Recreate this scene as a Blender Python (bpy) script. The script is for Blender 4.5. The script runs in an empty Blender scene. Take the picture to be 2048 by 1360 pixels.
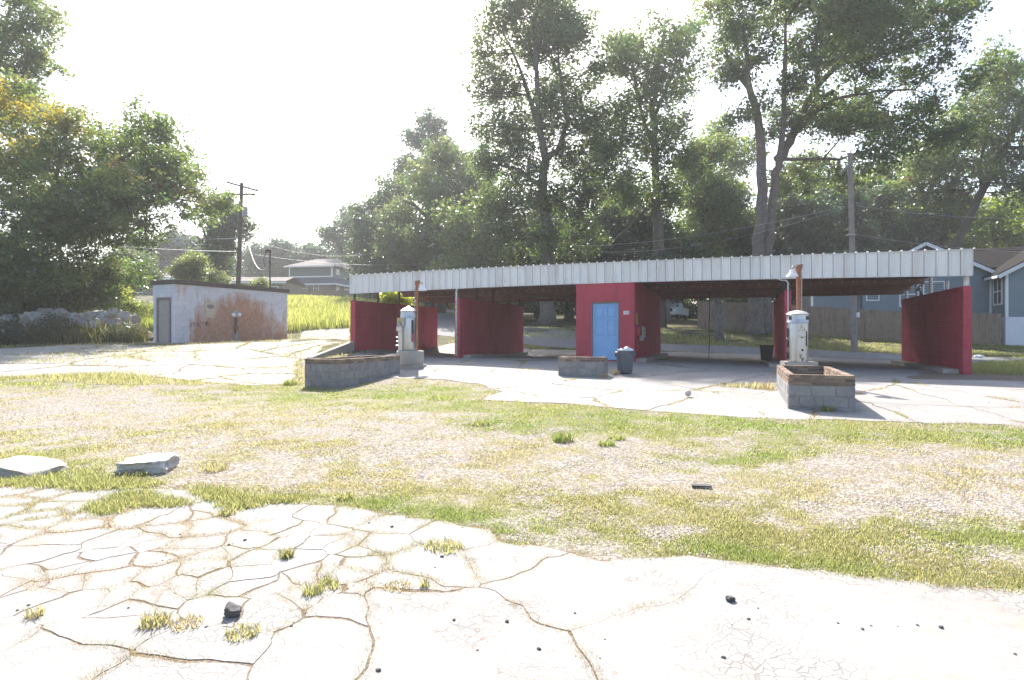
import bpy, bmesh, math, random
import numpy as np
from mathutils import Vector, Matrix, noise as mnoise

random.seed(7)
RNG = np.random.default_rng(11)
R = math.radians
scene = bpy.context.scene
COL = scene.collection

# ------------------------------------------------------------------ camera
F = 1200.0            # focal length in photo pixels (2048 wide)
HX, HY = 1024.0, 668.0
CAMZ = 1.6
cam_d = bpy.data.cameras.new("camera")
cam = bpy.data.objects.new("camera", cam_d)
COL.objects.link(cam)
cam.location = (0, 0, CAMZ)
cam.rotation_euler = (R(90), 0, 0)
cam_d.sensor_width = 36
cam_d.lens = 36 * F / 2048
cam_d.shift_y = -(680 - HY) / 2048
cam_d.clip_start = 0.1
cam_d.clip_end = 3000
scene.camera = cam

# ------------------------------------------------------------------ world, sun, exposure
SUN_EL, SUN_AZ = 42.5, -9.0          # azimuth from +Y towards +X
w = bpy.data.worlds.new("World")
scene.world = w
w.use_nodes = True
nt = w.node_tree
for n in list(nt.nodes):
    nt.nodes.remove(n)
sky = nt.nodes.new("ShaderNodeTexSky")
sky.sky_type = 'NISHITA'
sky.sun_disc = False
sky.sun_elevation = R(SUN_EL)
sky.sun_rotation = R(SUN_AZ)
sky.altitude = 100
sky.air_density = 1.0
sky.dust_density = 3.0
sky.ozone_density = 1.0
bg = nt.nodes.new("ShaderNodeBackground")
bg.inputs[1].default_value = 0.12
wo = nt.nodes.new("ShaderNodeOutputWorld")
nt.links.new(sky.outputs[0], bg.inputs[0])
nt.links.new(bg.outputs[0], wo.inputs[0])

sun_d = bpy.data.lights.new("sun", 'SUN')
sun_d.energy = 4.6
sun_d.angle = R(0.6)
sun_d.color = (1.0, 0.94, 0.86)
sun = bpy.data.objects.new("sun", sun_d)
COL.objects.link(sun)
to_sun = Vector((math.sin(R(SUN_AZ)) * math.cos(R(SUN_EL)), math.cos(R(SUN_AZ)) * math.cos(R(SUN_EL)), math.sin(R(SUN_EL))))
sun.rotation_euler = to_sun.to_track_quat('Z', 'Y').to_euler()
sun.location = to_sun * 60

vs = scene.view_settings
vs.view_transform = 'Standard'
vs.look = 'None'
vs.gamma = 1
vs.use_curve_mapping = False
vs.exposure = 1.55
scene.cycles.max_bounces = 8
scene.cycles.diffuse_bounces = 4
scene.cycles.transmission_bounces = 6
scene.cycles.transparent_max_bounces = 8
scene.cycles.volume_bounces = 1
scene.cycles.use_denoising = True

# ------------------------------------------------------------------ helpers
def tag(o, label=None, cat=None, group=None, kind=None):
    if label: o["label"] = label
    if cat: o["category"] = cat
    if group: o["group"] = group
    if kind: o["kind"] = kind
    return o

def thing(name, label, cat, loc=(0, 0, 0), rotz=0.0, group=None):
    o = bpy.data.objects.new(name, None)
    COL.objects.link(o)
    o.location = loc
    o.rotation_euler = (0, 0, rotz)
    o.empty_display_size = 0.3
    return tag(o, label, cat, group)

def link(name, me, parent=None, loc=None, rot=None, scale=None):
    o = bpy.data.objects.new(name, me)
    COL.objects.link(o)
    if parent: o.parent = parent
    if loc is not None: o.location = loc
    if rot is not None: o.rotation_euler = rot
    if scale is not None: o.scale = scale
    return o

def np_mesh(name, v, f, mat=None, smooth=False, tint=None, mat_idx=None):
    """mesh from numpy verts (N,3) and faces (M,k)"""
    me = bpy.data.meshes.new(name)
    v = np.asarray(v, np.float32); f = np.asarray(f, np.int32)
    k = f.shape[1]
    me.vertices.add(len(v)); me.vertices.foreach_set("co", v.ravel())
    me.loops.add(f.size); me.loops.foreach_set("vertex_index", f.ravel())
    me.polygons.add(len(f)); me.polygons.foreach_set("loop_start", np.arange(0, f.size, k, dtype=np.int32))
    if smooth: me.polygons.foreach_set("use_smooth", np.ones(len(f), bool))
    me.update(calc_edges=True)
    if tint is not None:
        a = me.color_attributes.new("tint", 'FLOAT_COLOR', 'POINT')
        c = np.ones((len(v), 4), np.float32); c[:, :3] = tint
        a.data.foreach_set("color", c.ravel())
    if mat: me.materials.append(mat)
    return me

class MB:
    """collects boxes, tubes, lathes into one mesh"""
    def __init__(s): s.v = []; s.f = []
    def add(s, vs_, fs):
        b = len(s.v); s.v += [tuple(p) for p in vs_]; s.f += [tuple(i + b for i in q) for q in fs]; return s
    def box(s, x0, y0, z0, x1, y1, z1):
        return s.add([(x0, y0, z0), (x1, y0, z0), (x1, y1, z0), (x0, y1, z0), (x0, y0, z1), (x1, y0, z1), (x1, y1, z1), (x0, y1, z1)],
                     [(0, 3, 2, 1), (4, 5, 6, 7), (0, 1, 5, 4), (1, 2, 6, 5), (2, 3, 7, 6), (3, 0, 4, 7)])
    def bar(s, p, q, w_, h_):
        p = Vector(p); q = Vector(q); d = (q - p).normalized()
        up = Vector((0, 0, 1)) if abs(d.z) < .95 else Vector((0, 1, 0))
        a = d.cross(up).normalized() * w_ / 2; b = a.normalized().cross(d).normalized() * h_ / 2
        c = [p - a - b, p + a - b, p + a + b, p - a + b, q - a - b, q + a - b, q + a + b, q - a + b]
        return s.add(c, [(0, 1, 2, 3), (7, 6, 5, 4), (0, 4, 5, 1), (1, 5, 6, 2), (2, 6, 7, 3), (3, 7, 4, 0)])
    def tube(s, path, rad, n=8, cap=True):
        path = [Vector(p) for p in path]; m = len(path)
        if not hasattr(rad, '__len__'): rad = [rad] * m
        b = len(s.v); prev = None
        for i, p in enumerate(path):
            d = (path[min(i + 1, m - 1)] - path[max(i - 1, 0)]).normalized()
            if prev is None:
                up = Vector((0, 0, 1)) if abs(d.z) < .9 else Vector((1, 0, 0))
                a = d.cross(up).normalized()
            else:
                a = (prev - d * prev.dot(d)).normalized()
            prev = a; c = d.cross(a)
            for k in range(n):
                t = 2 * math.pi * k / n
                s.v.append(tuple(p + (a * math.cos(t) + c * math.sin(t)) * rad[i]))
        for i in range(m - 1):
            for k in range(n):
                k2 = (k + 1) % n
                s.f.append((b + i * n + k, b + i * n + k2, b + (i + 1) * n + k2, b + (i + 1) * n + k))
        if cap:
            s.f.append(tuple(b + k for k in reversed(range(n)))); s.f.append(tuple(b + (m - 1) * n + k for k in range(n)))
        return s
    def lathe(s, prof, n=24, cx=0, cy=0, a0=0, a1=2 * math.pi):
        full = abs(a1 - a0 - 2 * math.pi) < 1e-6
        b = len(s.v); m = n if full else n + 1
        for r, z in prof:
            for k in range(m):
                t = a0 + (a1 - a0) * k / n
                s.v.append((cx + r * math.cos(t), cy + r * math.sin(t), z))
        for i in range(len(prof) - 1):
            for k in range(n):
                k2 = (k + 1) % m
                s.f.append((b + i * m + k, b + i * m + k2, b + (i + 1) * m + k2, b + (i + 1) * m + k))
        if full:
            if prof[0][0] > 1e-4: s.f.append(tuple(b + k for k in reversed(range(n))))
            if prof[-1][0] > 1e-4: s.f.append(tuple(b + (len(prof) - 1) * m + k for k in range(n)))
        return s
    def prism(s, poly, z0, z1):
        n = len(poly)
        vs_ = [(x, y, z0) for x, y in poly] + [(x, y, z1) for x, y in poly]
        return s.add(vs_, [tuple(reversed(range(n))), tuple(range(n, 2 * n))] + [(i, (i + 1) % n, n + (i + 1) % n, n + i) for i in range(n)])
    def mesh(s, name, mat, smooth=False, bevel=0.0, seg=1):
        me = bpy.data.meshes.new(name)
        me.from_pydata(s.v, [], s.f)
        if bevel > 0:
            bm = bmesh.new(); bm.from_mesh(me)
            bmesh.ops.bevel(bm, geom=list(bm.edges), offset=bevel, segments=seg, affect='EDGES', clamp_overlap=True)
            bm.to_mesh(me); bm.free()
        if smooth:
            me.polygons.foreach_set("use_smooth", np.ones(len(me.polygons), bool))
        me.update()
        if mat: me.materials.append(mat)
        return me
    def build(s, name, mat, parent=None, smooth=False, bevel=0.0, loc=None, rot=None, auto=False):
        me = s.mesh(name, mat, smooth or auto, bevel)
        o = link(name, me, parent, loc, rot)
        if auto:
            me.set_sharp_from_angle(angle=R(40))
        return o

# ------------------------------------------------------------------ terrain height from known ground points
def P(px, py, Y):
    return Vector(((px - HX) / F * Y, Y, CAMZ - (py - HY) / F * Y))
_pts = []
for X in (-14, -7, 0, 7, 14):
    for Yy in (-8, 0, 3.5, 6.5): _pts.append((X, Yy, 0.0))
for q in [(1640, 818, 11.3), (675, 778, 15.3), (816, 746, 17.9), (1160, 752, 17.6), (1210, 724, 21.2), (910, 716, 23.8), (1935, 749, 17.75),
          (1803, 728, 24.2), (1050, 707, 30.7), (340, 687, 28.3), (292, 684, 29.3), (575, 681, 34.5), (0, 691, 29), (620, 718, 23.1),
          (1700, 704, 30), (1325, 689, 33.3), (1050, 674, 36.2), (2000, 716, 27.8), (1780, 682, 35.6), (1560, 665, 37.8), (1400, 657, 39.6),
          (1990, 690, 33.9), (1092, 650, 50), (1092, 632, 62), (1500, 645, 60), (2000, 660, 50), (640, 655, 40), (640, 607, 66), (800, 642, 50),
          (890, 622, 72), (500, 645, 48), (250, 645, 45), (100, 652, 40), (640, 603, 92), (400, 588, 90), (200, 590, 80), (1340, 640, 56)]:
    _pts.append(tuple(P(*q)))
_pts += [(-7.5, 25.8, 1.08), (-6.1, 25.2, .74), (-5.5, 29.5, .8), (-8.5, 30, 1.3), (18, 18, .38), (18, 12, .25), (-14, 13, .3), (-14, 20, .7), (-3, 11, .17), (2, 13, .22),
         (-60, 20, 1.2), (-60, 0, 0), (60, 20, .3), (60, 0, 0), (60, 50, 1.4), (-60, 60, 4), (0, 100, 5.5), (60, 100, 3), (-100, 150, 9),
         (0, 160, 7), (100, 150, 5), (-300, 400, 9), (0, 400, 8), (300, 400, 7), (-300, 0, 1), (300, 0, 1), (0, -60, 0), (0, 700, 8)]
_pp = np.array(_pts)
def _k(r2): return 0.5 * r2 * np.log(r2 + 1e-9)
_n = len(_pp)
_d2 = ((_pp[:, None, :2] - _pp[None, :, :2]) ** 2).sum(-1)
_A = np.zeros((_n + 3, _n + 3)); _A[:_n, :_n] = _k(_d2) + np.eye(_n) * 0.5
_A[:_n, _n] = 1; _A[:_n, _n + 1:] = _pp[:, :2]; _A[_n, :_n] = 1; _A[_n + 1:, :_n] = _pp[:, :2].T
_w = np.linalg.solve(_A, np.concatenate([_pp[:, 2], np.zeros(3)]))
def hN(xy):
    xy = np.asarray(xy, float); out = np.zeros(len(xy))
    for i in range(0, len(xy), 40000):
        q = xy[i:i + 40000]
        d2 = ((q[:, None, :] - _pp[None, :, :2]) ** 2).sum(-1)
        out[i:i + 40000] = _k(d2) @ _w[:_n] + _w[_n] + q @ _w[_n + 1:]
    return out
def h(x, y): return float(hN([(x, y)])[0])
_ray = np.concatenate([np.arange(1.5, 40, 0.1), np.arange(40, 200, .5)])
_lx = np.arange(-90, 90.1, .5); _ly = np.arange(0, 150.1, .5)
_LG = hN(np.stack([g_.ravel() for g_ in np.meshgrid(_lx, _ly, indexing='ij')], 1)).reshape(len(_lx), len(_ly))
def hL(x, y):
    """terrain height by table look-up"""
    fx = np.clip((x + 90) / .5, 0, len(_lx) - 1.001); fy = np.clip(y / .5, 0, len(_ly) - 1.001)
    i = fx.astype(int); j = fy.astype(int); fx = fx - i; fy = fy - j
    return (_LG[i, j] * (1 - fx) + _LG[i + 1, j] * fx) * (1 - fy) + (_LG[i, j + 1] * (1 - fx) + _LG[i + 1, j + 1] * fx) * fy
def GN(pxy):
    """photo pixels -> points on the terrain"""
    pxy = np.asarray(pxy, float); kx = (pxy[:, 0] - HX) / F; kz = (pxy[:, 1] - HY) / F
    Y = np.full(len(pxy), 130.0); prev = np.full(len(pxy), 1.4); done = np.zeros(len(pxy), bool); y = 1.5
    idx = np.arange(len(pxy))
    while y < 130 and len(idx):
        hit = CAMZ - kz[idx] * y < hL(kx[idx] * y, np.full(len(idx), y))
        Y[idx[hit]] = y; idx = idx[~hit]; y *= 1.02
    lo = Y / 1.02; hi = Y.copy()
    for _ in range(9):
        m_ = (lo + hi) / 2; u_ = CAMZ - kz * m_ < hL(kx * m_, m_)
        hi = np.where(u_, m_, hi); lo = np.where(u_, lo, m_)
    return np.stack([kx * hi, hi, hL(kx * hi, hi)], 1)
def G(px, py):
    for i, Yv in enumerate(_ray):
        X = (px - HX) / F * Yv; Z = CAMZ - (py - HY) / F * Yv
        if Z < h(X, Yv):
            return Vector((X, Yv, h(X, Yv)))
    return Vector(((px - HX) / F * 60, 60, h((px - HX) / F * 60, 60)))

# ------------------------------------------------------------------ materials
def newmat(name):
    m = bpy.data.materials.new(name); m.use_nodes = True
    t = m.node_tree
    for n in list(t.nodes): t.nodes.remove(n)
    out = t.nodes.new("ShaderNodeOutputMaterial")
    return m, t, out
def N(t, typ, **kw):
    n = t.nodes.new(typ)
    for k, v in kw.items():
        if k in n.inputs: n.inputs[k].default_value = v
        else: setattr(n, k, v)
    return n
def ramp(t, fac, stops):
    r = t.nodes.new("ShaderNodeValToRGB")
    while len(r.color_ramp.elements) < len(stops): r.color_ramp.elements.new(0.5)
    for e, (p, c) in zip(r.color_ramp.elements, stops):
        e.position = p; e.color = (*c, 1) if len(c) == 3 else c
    t.links.new(fac, r.inputs[0]); return r.outputs[0]
def mixc(t, fac, a, b, mode='MIX'):
    m = t.nodes.new("ShaderNodeMix"); m.data_type = 'RGBA'; m.blend_type = mode
    if hasattr(fac, 'links'): t.links.new(fac, m.inputs[0])
    else: m.inputs[0].default_value = fac
    for s, v in ((m.inputs[6], a), (m.inputs[7], b)):
        if hasattr(v, 'links'): t.links.new(v, s)
        else: s.default_value = (*v, 1)
    return m.outputs[2]
def math_(t, op, a, b=None, clamp=False):
    m = t.nodes.new("ShaderNodeMath"); m.operation = op; m.use_clamp = clamp
    for s, v in ((m.inputs[0], a), (m.inputs[1], b)):
        if v is None: continue
        if hasattr(v, 'links'): t.links.new(v, s)
        else: s.default_value = v
    return m.outputs[0]
def pos(t):
    return t.nodes.new("ShaderNodeNewGeometry").outputs['Position']
def noise_(t, vec, scale, detail=4, rough=.55, dist=0.0):
    n = N(t, "ShaderNodeTexNoise", Scale=scale, Detail=detail, Roughness=rough, Distortion=dist)
    t.links.new(vec, n.inputs['Vector']); return n.outputs[0]
def vscale(t, vec, s):
    m = t.nodes.new("ShaderNodeMapping"); m.inputs['Scale'].default_value = s
    t.links.new(vec, m.inputs['Vector']); return m.outputs[0]
def bsdf(t, out, color, rough=.8, metal=0.0, spec=.3, bump=None, bstr=.3, bdist=.01):
    b = N(t, "ShaderNodeBsdfPrincipled", Metallic=metal)
    b.inputs['Specular IOR Level'].default_value = spec
    if hasattr(rough, 'links'): t.links.new(rough, b.inputs['Roughness'])
    else: b.inputs['Roughness'].default_value = rough
    if hasattr(color, 'links'): t.links.new(color, b.inputs['Base Color'])
    else: b.inputs['Base Color'].default_value = (*color, 1)
    if bump is not None:
        bp = N(t, "ShaderNodeBump", Strength=bstr, Distance=bdist)
        t.links.new(bump, bp.inputs['Height']); t.links.new(bp.outputs[0], b.inputs['Normal'])
    t.links.new(b.outputs[0], out.inputs[0]); return b
def worn(name, c1, c2, scale=3.0, rough=.8, metal=0, spec=.3, stain=None, stain_amt=.5, fine=60, bstr=.25, rnd=0.0, streak=False):
    """two-tone weathered surface with fine grain and optional stains"""
    m, t, out = newmat(name); p = pos(t)
    a = noise_(t, p, scale, 6, .6)
    f = noise_(t, p, fine, 3, .6)
    c = ramp(t, a, [(.3, c1), (.7, c2)])
    c = mixc(t, .35, c, ramp(t, f, [(.3, tuple(x * .7 for x in c1)), (.7, tuple(min(1, x * 1.15) for x in c2))]))
    if stain:
        q = vscale(t, p, (1, 1, .18)) if streak else p
        s = noise_(t, q, scale * 2.2, 5, .6)
        sm = ramp(t, s, [(.5, (0, 0, 0)), (.72, (stain_amt,) * 3)])
        c = mixc(t, sm, c, stain)
    if rnd:
        oi = t.nodes.new("ShaderNodeObjectInfo")
        c = mixc(t, 1.0, c, ramp(t, oi.outputs['Random'], [(0, (1 - rnd,) * 3), (1, (1 + rnd * .4,) * 3)]), 'MULTIPLY')
    bsdf(t, out, c, rough, metal, spec, f, bstr, .006)
    return m
def leafmat(name, transl=.45, gloss=True):
    m, t, out = newmat(name)
    a = t.nodes.new("ShaderNodeAttribute"); a.attribute_name = "tint"
    d = N(t, "ShaderNodeBsdfDiffuse"); tr = N(t, "ShaderNodeBsdfTranslucent")
    t.links.new(a.outputs[0], d.inputs[0])
    hs = N(t, "ShaderNodeHueSaturation", Saturation=1.08, Value=2.0, Hue=.488)
    t.links.new(a.outputs[0], hs.inputs['Color']); t.links.new(hs.outputs[0], tr.inputs[0])
    mx = N(t, "ShaderNodeMixShader", Fac=transl)
    t.links.new(d.outputs[0], mx.inputs[1]); t.links.new(tr.outputs[0], mx.inputs[2])
    last = mx
    if gloss:
        g = N(t, "ShaderNodeBsdfGlossy", Roughness=.33); g.inputs[0].default_value = (.9, .95, 1, 1)
        m2 = N(t, "ShaderNodeMixShader", Fac=.07)
        t.links.new(mx.outputs[0], m2.inputs[1]); t.links.new(g.outputs[0], m2.inputs[2]); last = m2
    t.links.new(last.outputs[0], out.inputs[0]); return m
def plain(name, c, rough=.6, metal=0, spec=.4):
    m, t, out = newmat(name); p = pos(t)
    f = noise_(t, p, 25, 4, .6)
    cc = mixc(t, ramp(t, f, [(.3, (0, 0, 0)), (.7, (1, 1, 1))]), tuple(x * .86 for x in c), tuple(min(1, x * 1.06) for x in c))
    bsdf(t, out, cc, rough, metal, spec); return m

def concrete_mat(name, base=(.288, .280, .268), crack=True, stainc=(.33, .22, .14)):
    m, t, out = newmat(name); p = pos(t)
    a = noise_(t, p, .9, 6, .6); b = noise_(t, p, 9, 5, .65); f = noise_(t, p, 110, 2, .6)
    c = ramp(t, a, [(.3, tuple(x * .74 for x in base)), (.7, tuple(x * 1.1 for x in base))])
    c = mixc(t, .4, c, ramp(t, b, [(.3, tuple(x * .75 for x in base)), (.65, tuple(x * 1.12 for x in base))]))
    sp = ramp(t, f, [(.33, (1, 1, 1)), (.42, (0, 0, 0))])
    c = mixc(t, math_(t, 'MULTIPLY', sp, .55), c, tuple(x * .5 for x in base))
    s = noise_(t, p, 1.7, 5, .7, .6)
    c = mixc(t, math_(t, 'MULTIPLY', ramp(t, s, [(.56, (0, 0, 0)), (.74, (1, 1, 1))]), .55), c, stainc)
    hgt = f
    if crack:
        wv = N(t, "ShaderNodeTexNoise", Scale=6, Detail=3)
        t.links.new(p, wv.inputs['Vector'])
        va = t.nodes.new("ShaderNodeVectorMath"); va.operation = 'MULTIPLY_ADD'
        va.inputs[1].default_value = (.12, .12, 0)
        t.links.new(wv.outputs[1], va.inputs[0]); t.links.new(p, va.inputs[2])
        v1 = N(t, "ShaderNodeTexVoronoi", Scale=17); v1.feature = 'DISTANCE_TO_EDGE'
        t.links.new(va.outputs[0], v1.inputs['Vector'])
        mk = noise_(t, p, 1.1, 3, .6)
        cr = math_(t, 'MULTIPLY', ramp(t, v1.outputs[0], [(0.0, (1, 1, 1)), (.07, (0, 0, 0))]), ramp(t, mk, [(.47, (0, 0, 0)), (.60, (1, 1, 1))]))
        c = mixc(t, math_(t, 'MULTIPLY', cr, .55), c, tuple(x * .3 for x in base))
        v2 = N(t, "ShaderNodeTexVoronoi", Scale=1.7); v2.feature = 'DISTANCE_TO_EDGE'
        vb = t.nodes.new("ShaderNodeVectorMath"); vb.operation = 'MULTIPLY_ADD'; vb.inputs[1].default_value = (.5, .5, 0)
        t.links.new(wv.outputs[1], vb.inputs[0]); t.links.new(p, vb.inputs[2]); t.links.new(vb.outputs[0], v2.inputs['Vector'])
        c2 = math_(t, 'MULTIPLY', ramp(t, v2.outputs[0], [(0.0, (1, 1, 1)), (.011, (0, 0, 0))]), ramp(t, noise_(t, p, .55, 3, .6), [(.47, (0, 0, 0)), (.54, (1, 1, 1))]))
        c = mixc(t, math_(t, 'MULTIPLY', c2, .7), c, (.16, .11, .075))
        hgt = math_(t, 'SUBTRACT', f, math_(t, 'MULTIPLY', cr, 1.5))
    bsdf(t, out, c, .85, 0, .25, hgt, .35, .006)
    return m
M = {}
M['concrete'] = concrete_mat('pale_concrete')
M['concrete_plain'] = concrete_mat('grey_concrete', (.36, .34, .31), False)
M['block'] = worn('grey_block', (.20, .20, .21), (.30, .29, .29), 4, .9, stain=(.12, .11, .10), stain_amt=.5, rnd=.18)
M['mortar'] = worn('mortar', (.24, .23, .22), (.33, .31, .30), 8, .95)
M['brick'] = worn('planter_brick', (.145, .095, .07), (.25, .175, .135), 6, .9, stain=(.30, .27, .24), stain_amt=.5, rnd=.35)
M['brick_tan'] = worn('tan_brick', (.24, .18, .13), (.32, .24, .175), 6, .9, rnd=.25)
M['red'] = worn('red_paint', (.38, .038, .066), (.46, .06, .092), 1.3, .62, spec=.35, stain=(.20, .024, .04), stain_amt=.6, rnd=.07, streak=True)
M['white_metal'] = worn('white_fascia', (.74, .73, .71), (.80, .79, .77), 1.0, .5, spec=.4, stain=(.46, .38, .30), stain_amt=.5, streak=True, bstr=.12, rnd=.10)
M['rust_deck'] = worn('red_oxide_deck', (.20, .095, .075), (.29, .15, .12), 2.0, .75, stain=(.2, .1, .06), stain_amt=.5, streak=False)
M['rust'] = worn('rust', (.20, .075, .04), (.33, .14, .08), 9, .85, stain=(.4, .3, .25), stain_amt=.35)
M['post'] = worn('flaking_white_pipe', (.55, .53, .50), (.70, .68, .65), 6, .7, stain=(.24, .11, .06), stain_amt=.9)
M['post_dark'] = worn('dark_pipe', (.06, .05, .05), (.10, .08, .08), 6, .7)
M['blue'] = worn('blue_door_paint', (.19, .39, .68), (.25, .45, .74), 2.0, .5, spec=.4, stain=(.16, .26, .5), stain_amt=.3, bstr=.06)
M['chrome'] = worn('dull_steel', (.42, .42, .43), (.58, .58, .58), 5, .38, metal=1, stain=(.4, .36, .32), stain_amt=.4, streak=True, bstr=.06)
M['steel_pale'] = worn('bare_plate', (.55, .50, .46), (.66, .62, .58), 6, .45, metal=.5, stain=(.35, .26, .2), stain_amt=.4, bstr=.06)
M['can'] = worn('grey_plastic', (.085, .095, .125), (.12, .13, .165), 5, .55, spec=.4, bstr=.08)
M['bag'] = plain('white_plastic_bag', (.78, .80, .86), .35)
M['black'] = plain('black_plastic', (.012, .012, .013), .5)
M['dark'] = plain('dark_void', (.03, .03, .03), .8)
M['wood_dark'] = worn('dark_roof_edge', (.07, .05, .045), (.13, .10, .085), 5, .9)
M['door_beige'] = worn('beige_metal_door', (.34, .30, .28), (.40, .36, .34), 3, .6, stain=(.25, .2, .17), stain_amt=.4)
M['door_frame'] = worn('rusty_frame', (.15, .12, .11), (.24, .19, .17), 8, .8)
M['pole'] = worn('weathered_pole', (.22, .19, .17), (.34, .30, .27), 4, .9, stain=(.1, .09, .08), stain_amt=.5, streak=True)
M['pole_dark'] = worn('creosote_pole', (.06, .042, .035), (.12, .085, .07), 4, .9, streak=True, stain=(.05, .04, .035))
M['fence'] = worn('weathered_fence', (.20, .145, .105), (.31, .235, .175), 3, .9, stain=(.10, .075, .06), stain_amt=.6, streak=True)
M['siding'] = worn('blue_grey_siding', (.18, .225, .255), (.21, .255, .285), 1.5, .6, bstr=.05)
M['siding_dark'] = worn('slate_siding', (.095, .12, .13), (.115, .14, .15), 1.5, .7, bstr=.05)
M['tan_wall'] = worn('tan_brick_wall', (.19, .165, .15), (.25, .215, .20), 3, .9)
M['white_trim'] = plain('white_trim', (.74, .75, .77), .5)
M['foundation'] = worn('white_foundation', (.62, .64, .70), (.70, .71, .76), 1.2, .8)
M['shingle'] = worn('dark_shingles', (.02, .02, .021), (.04, .037, .037), 5, .9, stain=(.075, .055, .045), stain_amt=.5, spec=.02)
M['shingle_pale'] = worn('pale_shingles', (.17, .155, .145), (.23, .21, .20), 3, .9, spec=.05)
M['shingle_slate'] = worn('slate_porch_roof', (.06, .075, .10), (.085, .10, .13), 3, .9)
m, t, out = newmat('window_glass'); b_ = bsdf(t, out, (.03, .04, .045), .06, 0, .6); M['glass'] = m
M['bark'] = worn('grey_bark', (.11, .09, .08), (.22, .19, .165), 5, .95, stain=(.07, .06, .05), stain_amt=.7, streak=True, bstr=.8, fine=25)
M['bark_dark'] = worn('dark_bark', (.045, .037, .03), (.09, .075, .062), 5, .95, bstr=.8, fine=25)
M['leaf'] = leafmat('leaf', .5)
M['leaf_far'] = leafmat('far_leaf', .45, False)
M['grass'] = leafmat('grass_blade', .5, False)
M['rock'] = worn('pale_limestone', (.36, .345, .33), (.50, .48, .45), 5, .9, stain=(.2, .18, .16), stain_amt=.6, fine=30, bstr=.8)
M['rock_dark'] = worn('dark_stone', (.06, .06, .062), (.11, .11, .11), 12, .8, fine=50, bstr=.6)
M['rubble'] = worn('broken_concrete', (.28, .275, .27), (.42, .41, .40), 3, .9, stain=(.11, .1, .08), stain_amt=.6, fine=20, bstr=.8)
M['soil'] = worn('planter_soil', (.07, .055, .042), (.13, .10, .075), 6, 1.0, fine=30, bstr=1)
M['wire'] = plain('wire', (.35, .35, .36), .5, .3)
M['wire_dark'] = plain('dark_wire', (.05, .05, .05), .6)
M['yellow'] = plain('yellow_sign', (.5, .36, .05), .5)
M['sign_white'] = plain('white_plate', (.8, .8, .82), .5)
M['grey_box'] = worn('galvanised_box', (.33, .31, .30), (.42, .40, .38), 9, .6, metal=.3)
M['asphalt'] = worn('old_asphalt', (.13, .13, .135), (.19, .19, .195), 2, .9, fine=80, bstr=.4)
M['truck'] = plain('pale_truck_paint', (.62, .64, .66), .35)
M['rubber'] = plain('rubber', (.02, .02, .02), .8)
M['lamp_white'] = plain('enamel_shade', (.8, .8, .8), .35)
# ------------------------------------------------------------------ ground, roads, pavements
def vnoise(xy, s, seed=0):
    """cheap smooth value noise on numpy arrays"""
    q = np.asarray(xy, float) * s + seed * 17.31
    i = np.floor(q).astype(int); f = q - i; f = f * f * (3 - 2 * f)
    def hs(a, b):
        n = (a * 374761393 + b * 668265263 + seed * 1442695) & 0x7fffffff
        n = ((n ^ (n >> 13)) * 1274126177) & 0x7fffffff
        return ((n ^ (n >> 16)) & 0xffff) / 65535.0
    a, b = i[:, 0], i[:, 1]
    return (hs(a, b) * (1 - f[:, 0]) + hs(a + 1, b) * f[:, 0]) * (1 - f[:, 1]) + (hs(a, b + 1) * (1 - f[:, 0]) + hs(a + 1, b + 1) * f[:, 0]) * f[:, 1]
def fbm(xy, s, seed=0, o=3):
    v = 0; a = .5; tot = 0
    for k in range(o):
        v = v + a * vnoise(xy, s * 2 ** k, seed + k); tot += a; a *= .55
    return v / tot
def in_poly(xy, poly):
    x, y = xy[:, 0], xy[:, 1]; c = np.zeros(len(xy), bool); n = len(poly); j = n - 1
    for i in range(n):
        xi, yi = poly[i][0], poly[i][1]; xj, yj = poly[j][0], poly[j][1]
        c ^= ((yi > y) != (yj > y)) & (x < (xj - xi) * (y - yi) / (yj - yi + 1e-12) + xi); j = i
    return c
def to_px(xy, z=None):
    xy = np.asarray(xy, float)
    if z is None: z = hN(xy)
    Y = np.maximum(xy[:, 1], .5)
    return np.stack([HX + xy[:, 0] / Y * F, HY + (CAMZ - z) / Y * F], 1)

# facade frame of the wash building
UO = Vector((-6.9, 25.6)); UU = Vector((.9333, -.3590)); VV = Vector((.3590, .9333))
ROTF = math.atan2(UU.y, UU.x)
def UV(u, v): q = UO + UU * u + VV * v; return (q.x, q.y)

pad_edge = [(-420, 980), (-60, 968), (60, 972), (200, 968), (290, 974), (385, 985), (470, 1000), (560, 1004), (650, 1010), (740, 1020), (860, 1040),
            (985, 1058), (1010, 1085), (1150, 1105), (1210, 1122), (1290, 1116), (1380, 1108), (1500, 1128), (1650, 1146), (1830, 1166), (2048, 1186), (2300, 1216), (2700, 1262)]
PAD = [tuple(q[:2]) for q in GN(pad_edge)] + [(6.5, 1.2), (6.5, -1.5), (-7, -1.5)]
apron_front = [(705, 752), (800, 756), (880, 759), (960, 768), (1000, 784), (962, 800), (1060, 806), (1140, 808), (1250, 819), (1400, 829), (1560, 838), (1700, 841), (1850, 846), (2048, 851), (2300, 858)]
APRON = [tuple(q[:2]) for q in GN(apron_front)] + [(17.5, 14.6), (15.6, 17.3)] + [UV(22.2, .5), UV(22.3, 9.5), UV(0.3, 9.0), UV(.3, -2.6)]
left_poly_px = [(-350, 705), (0, 697), (190, 689), (285, 691), (345, 690), (560, 684), (600, 676), (600, 662), (700, 656), (700, 684), (618, 716), (592, 722), (592, 768), (500, 770), (400, 764), (290, 752), (180, 746), (60, 752), (-350, 765)]
LEFT = [tuple(q[:2]) for q in GN(left_poly_px)]
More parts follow.
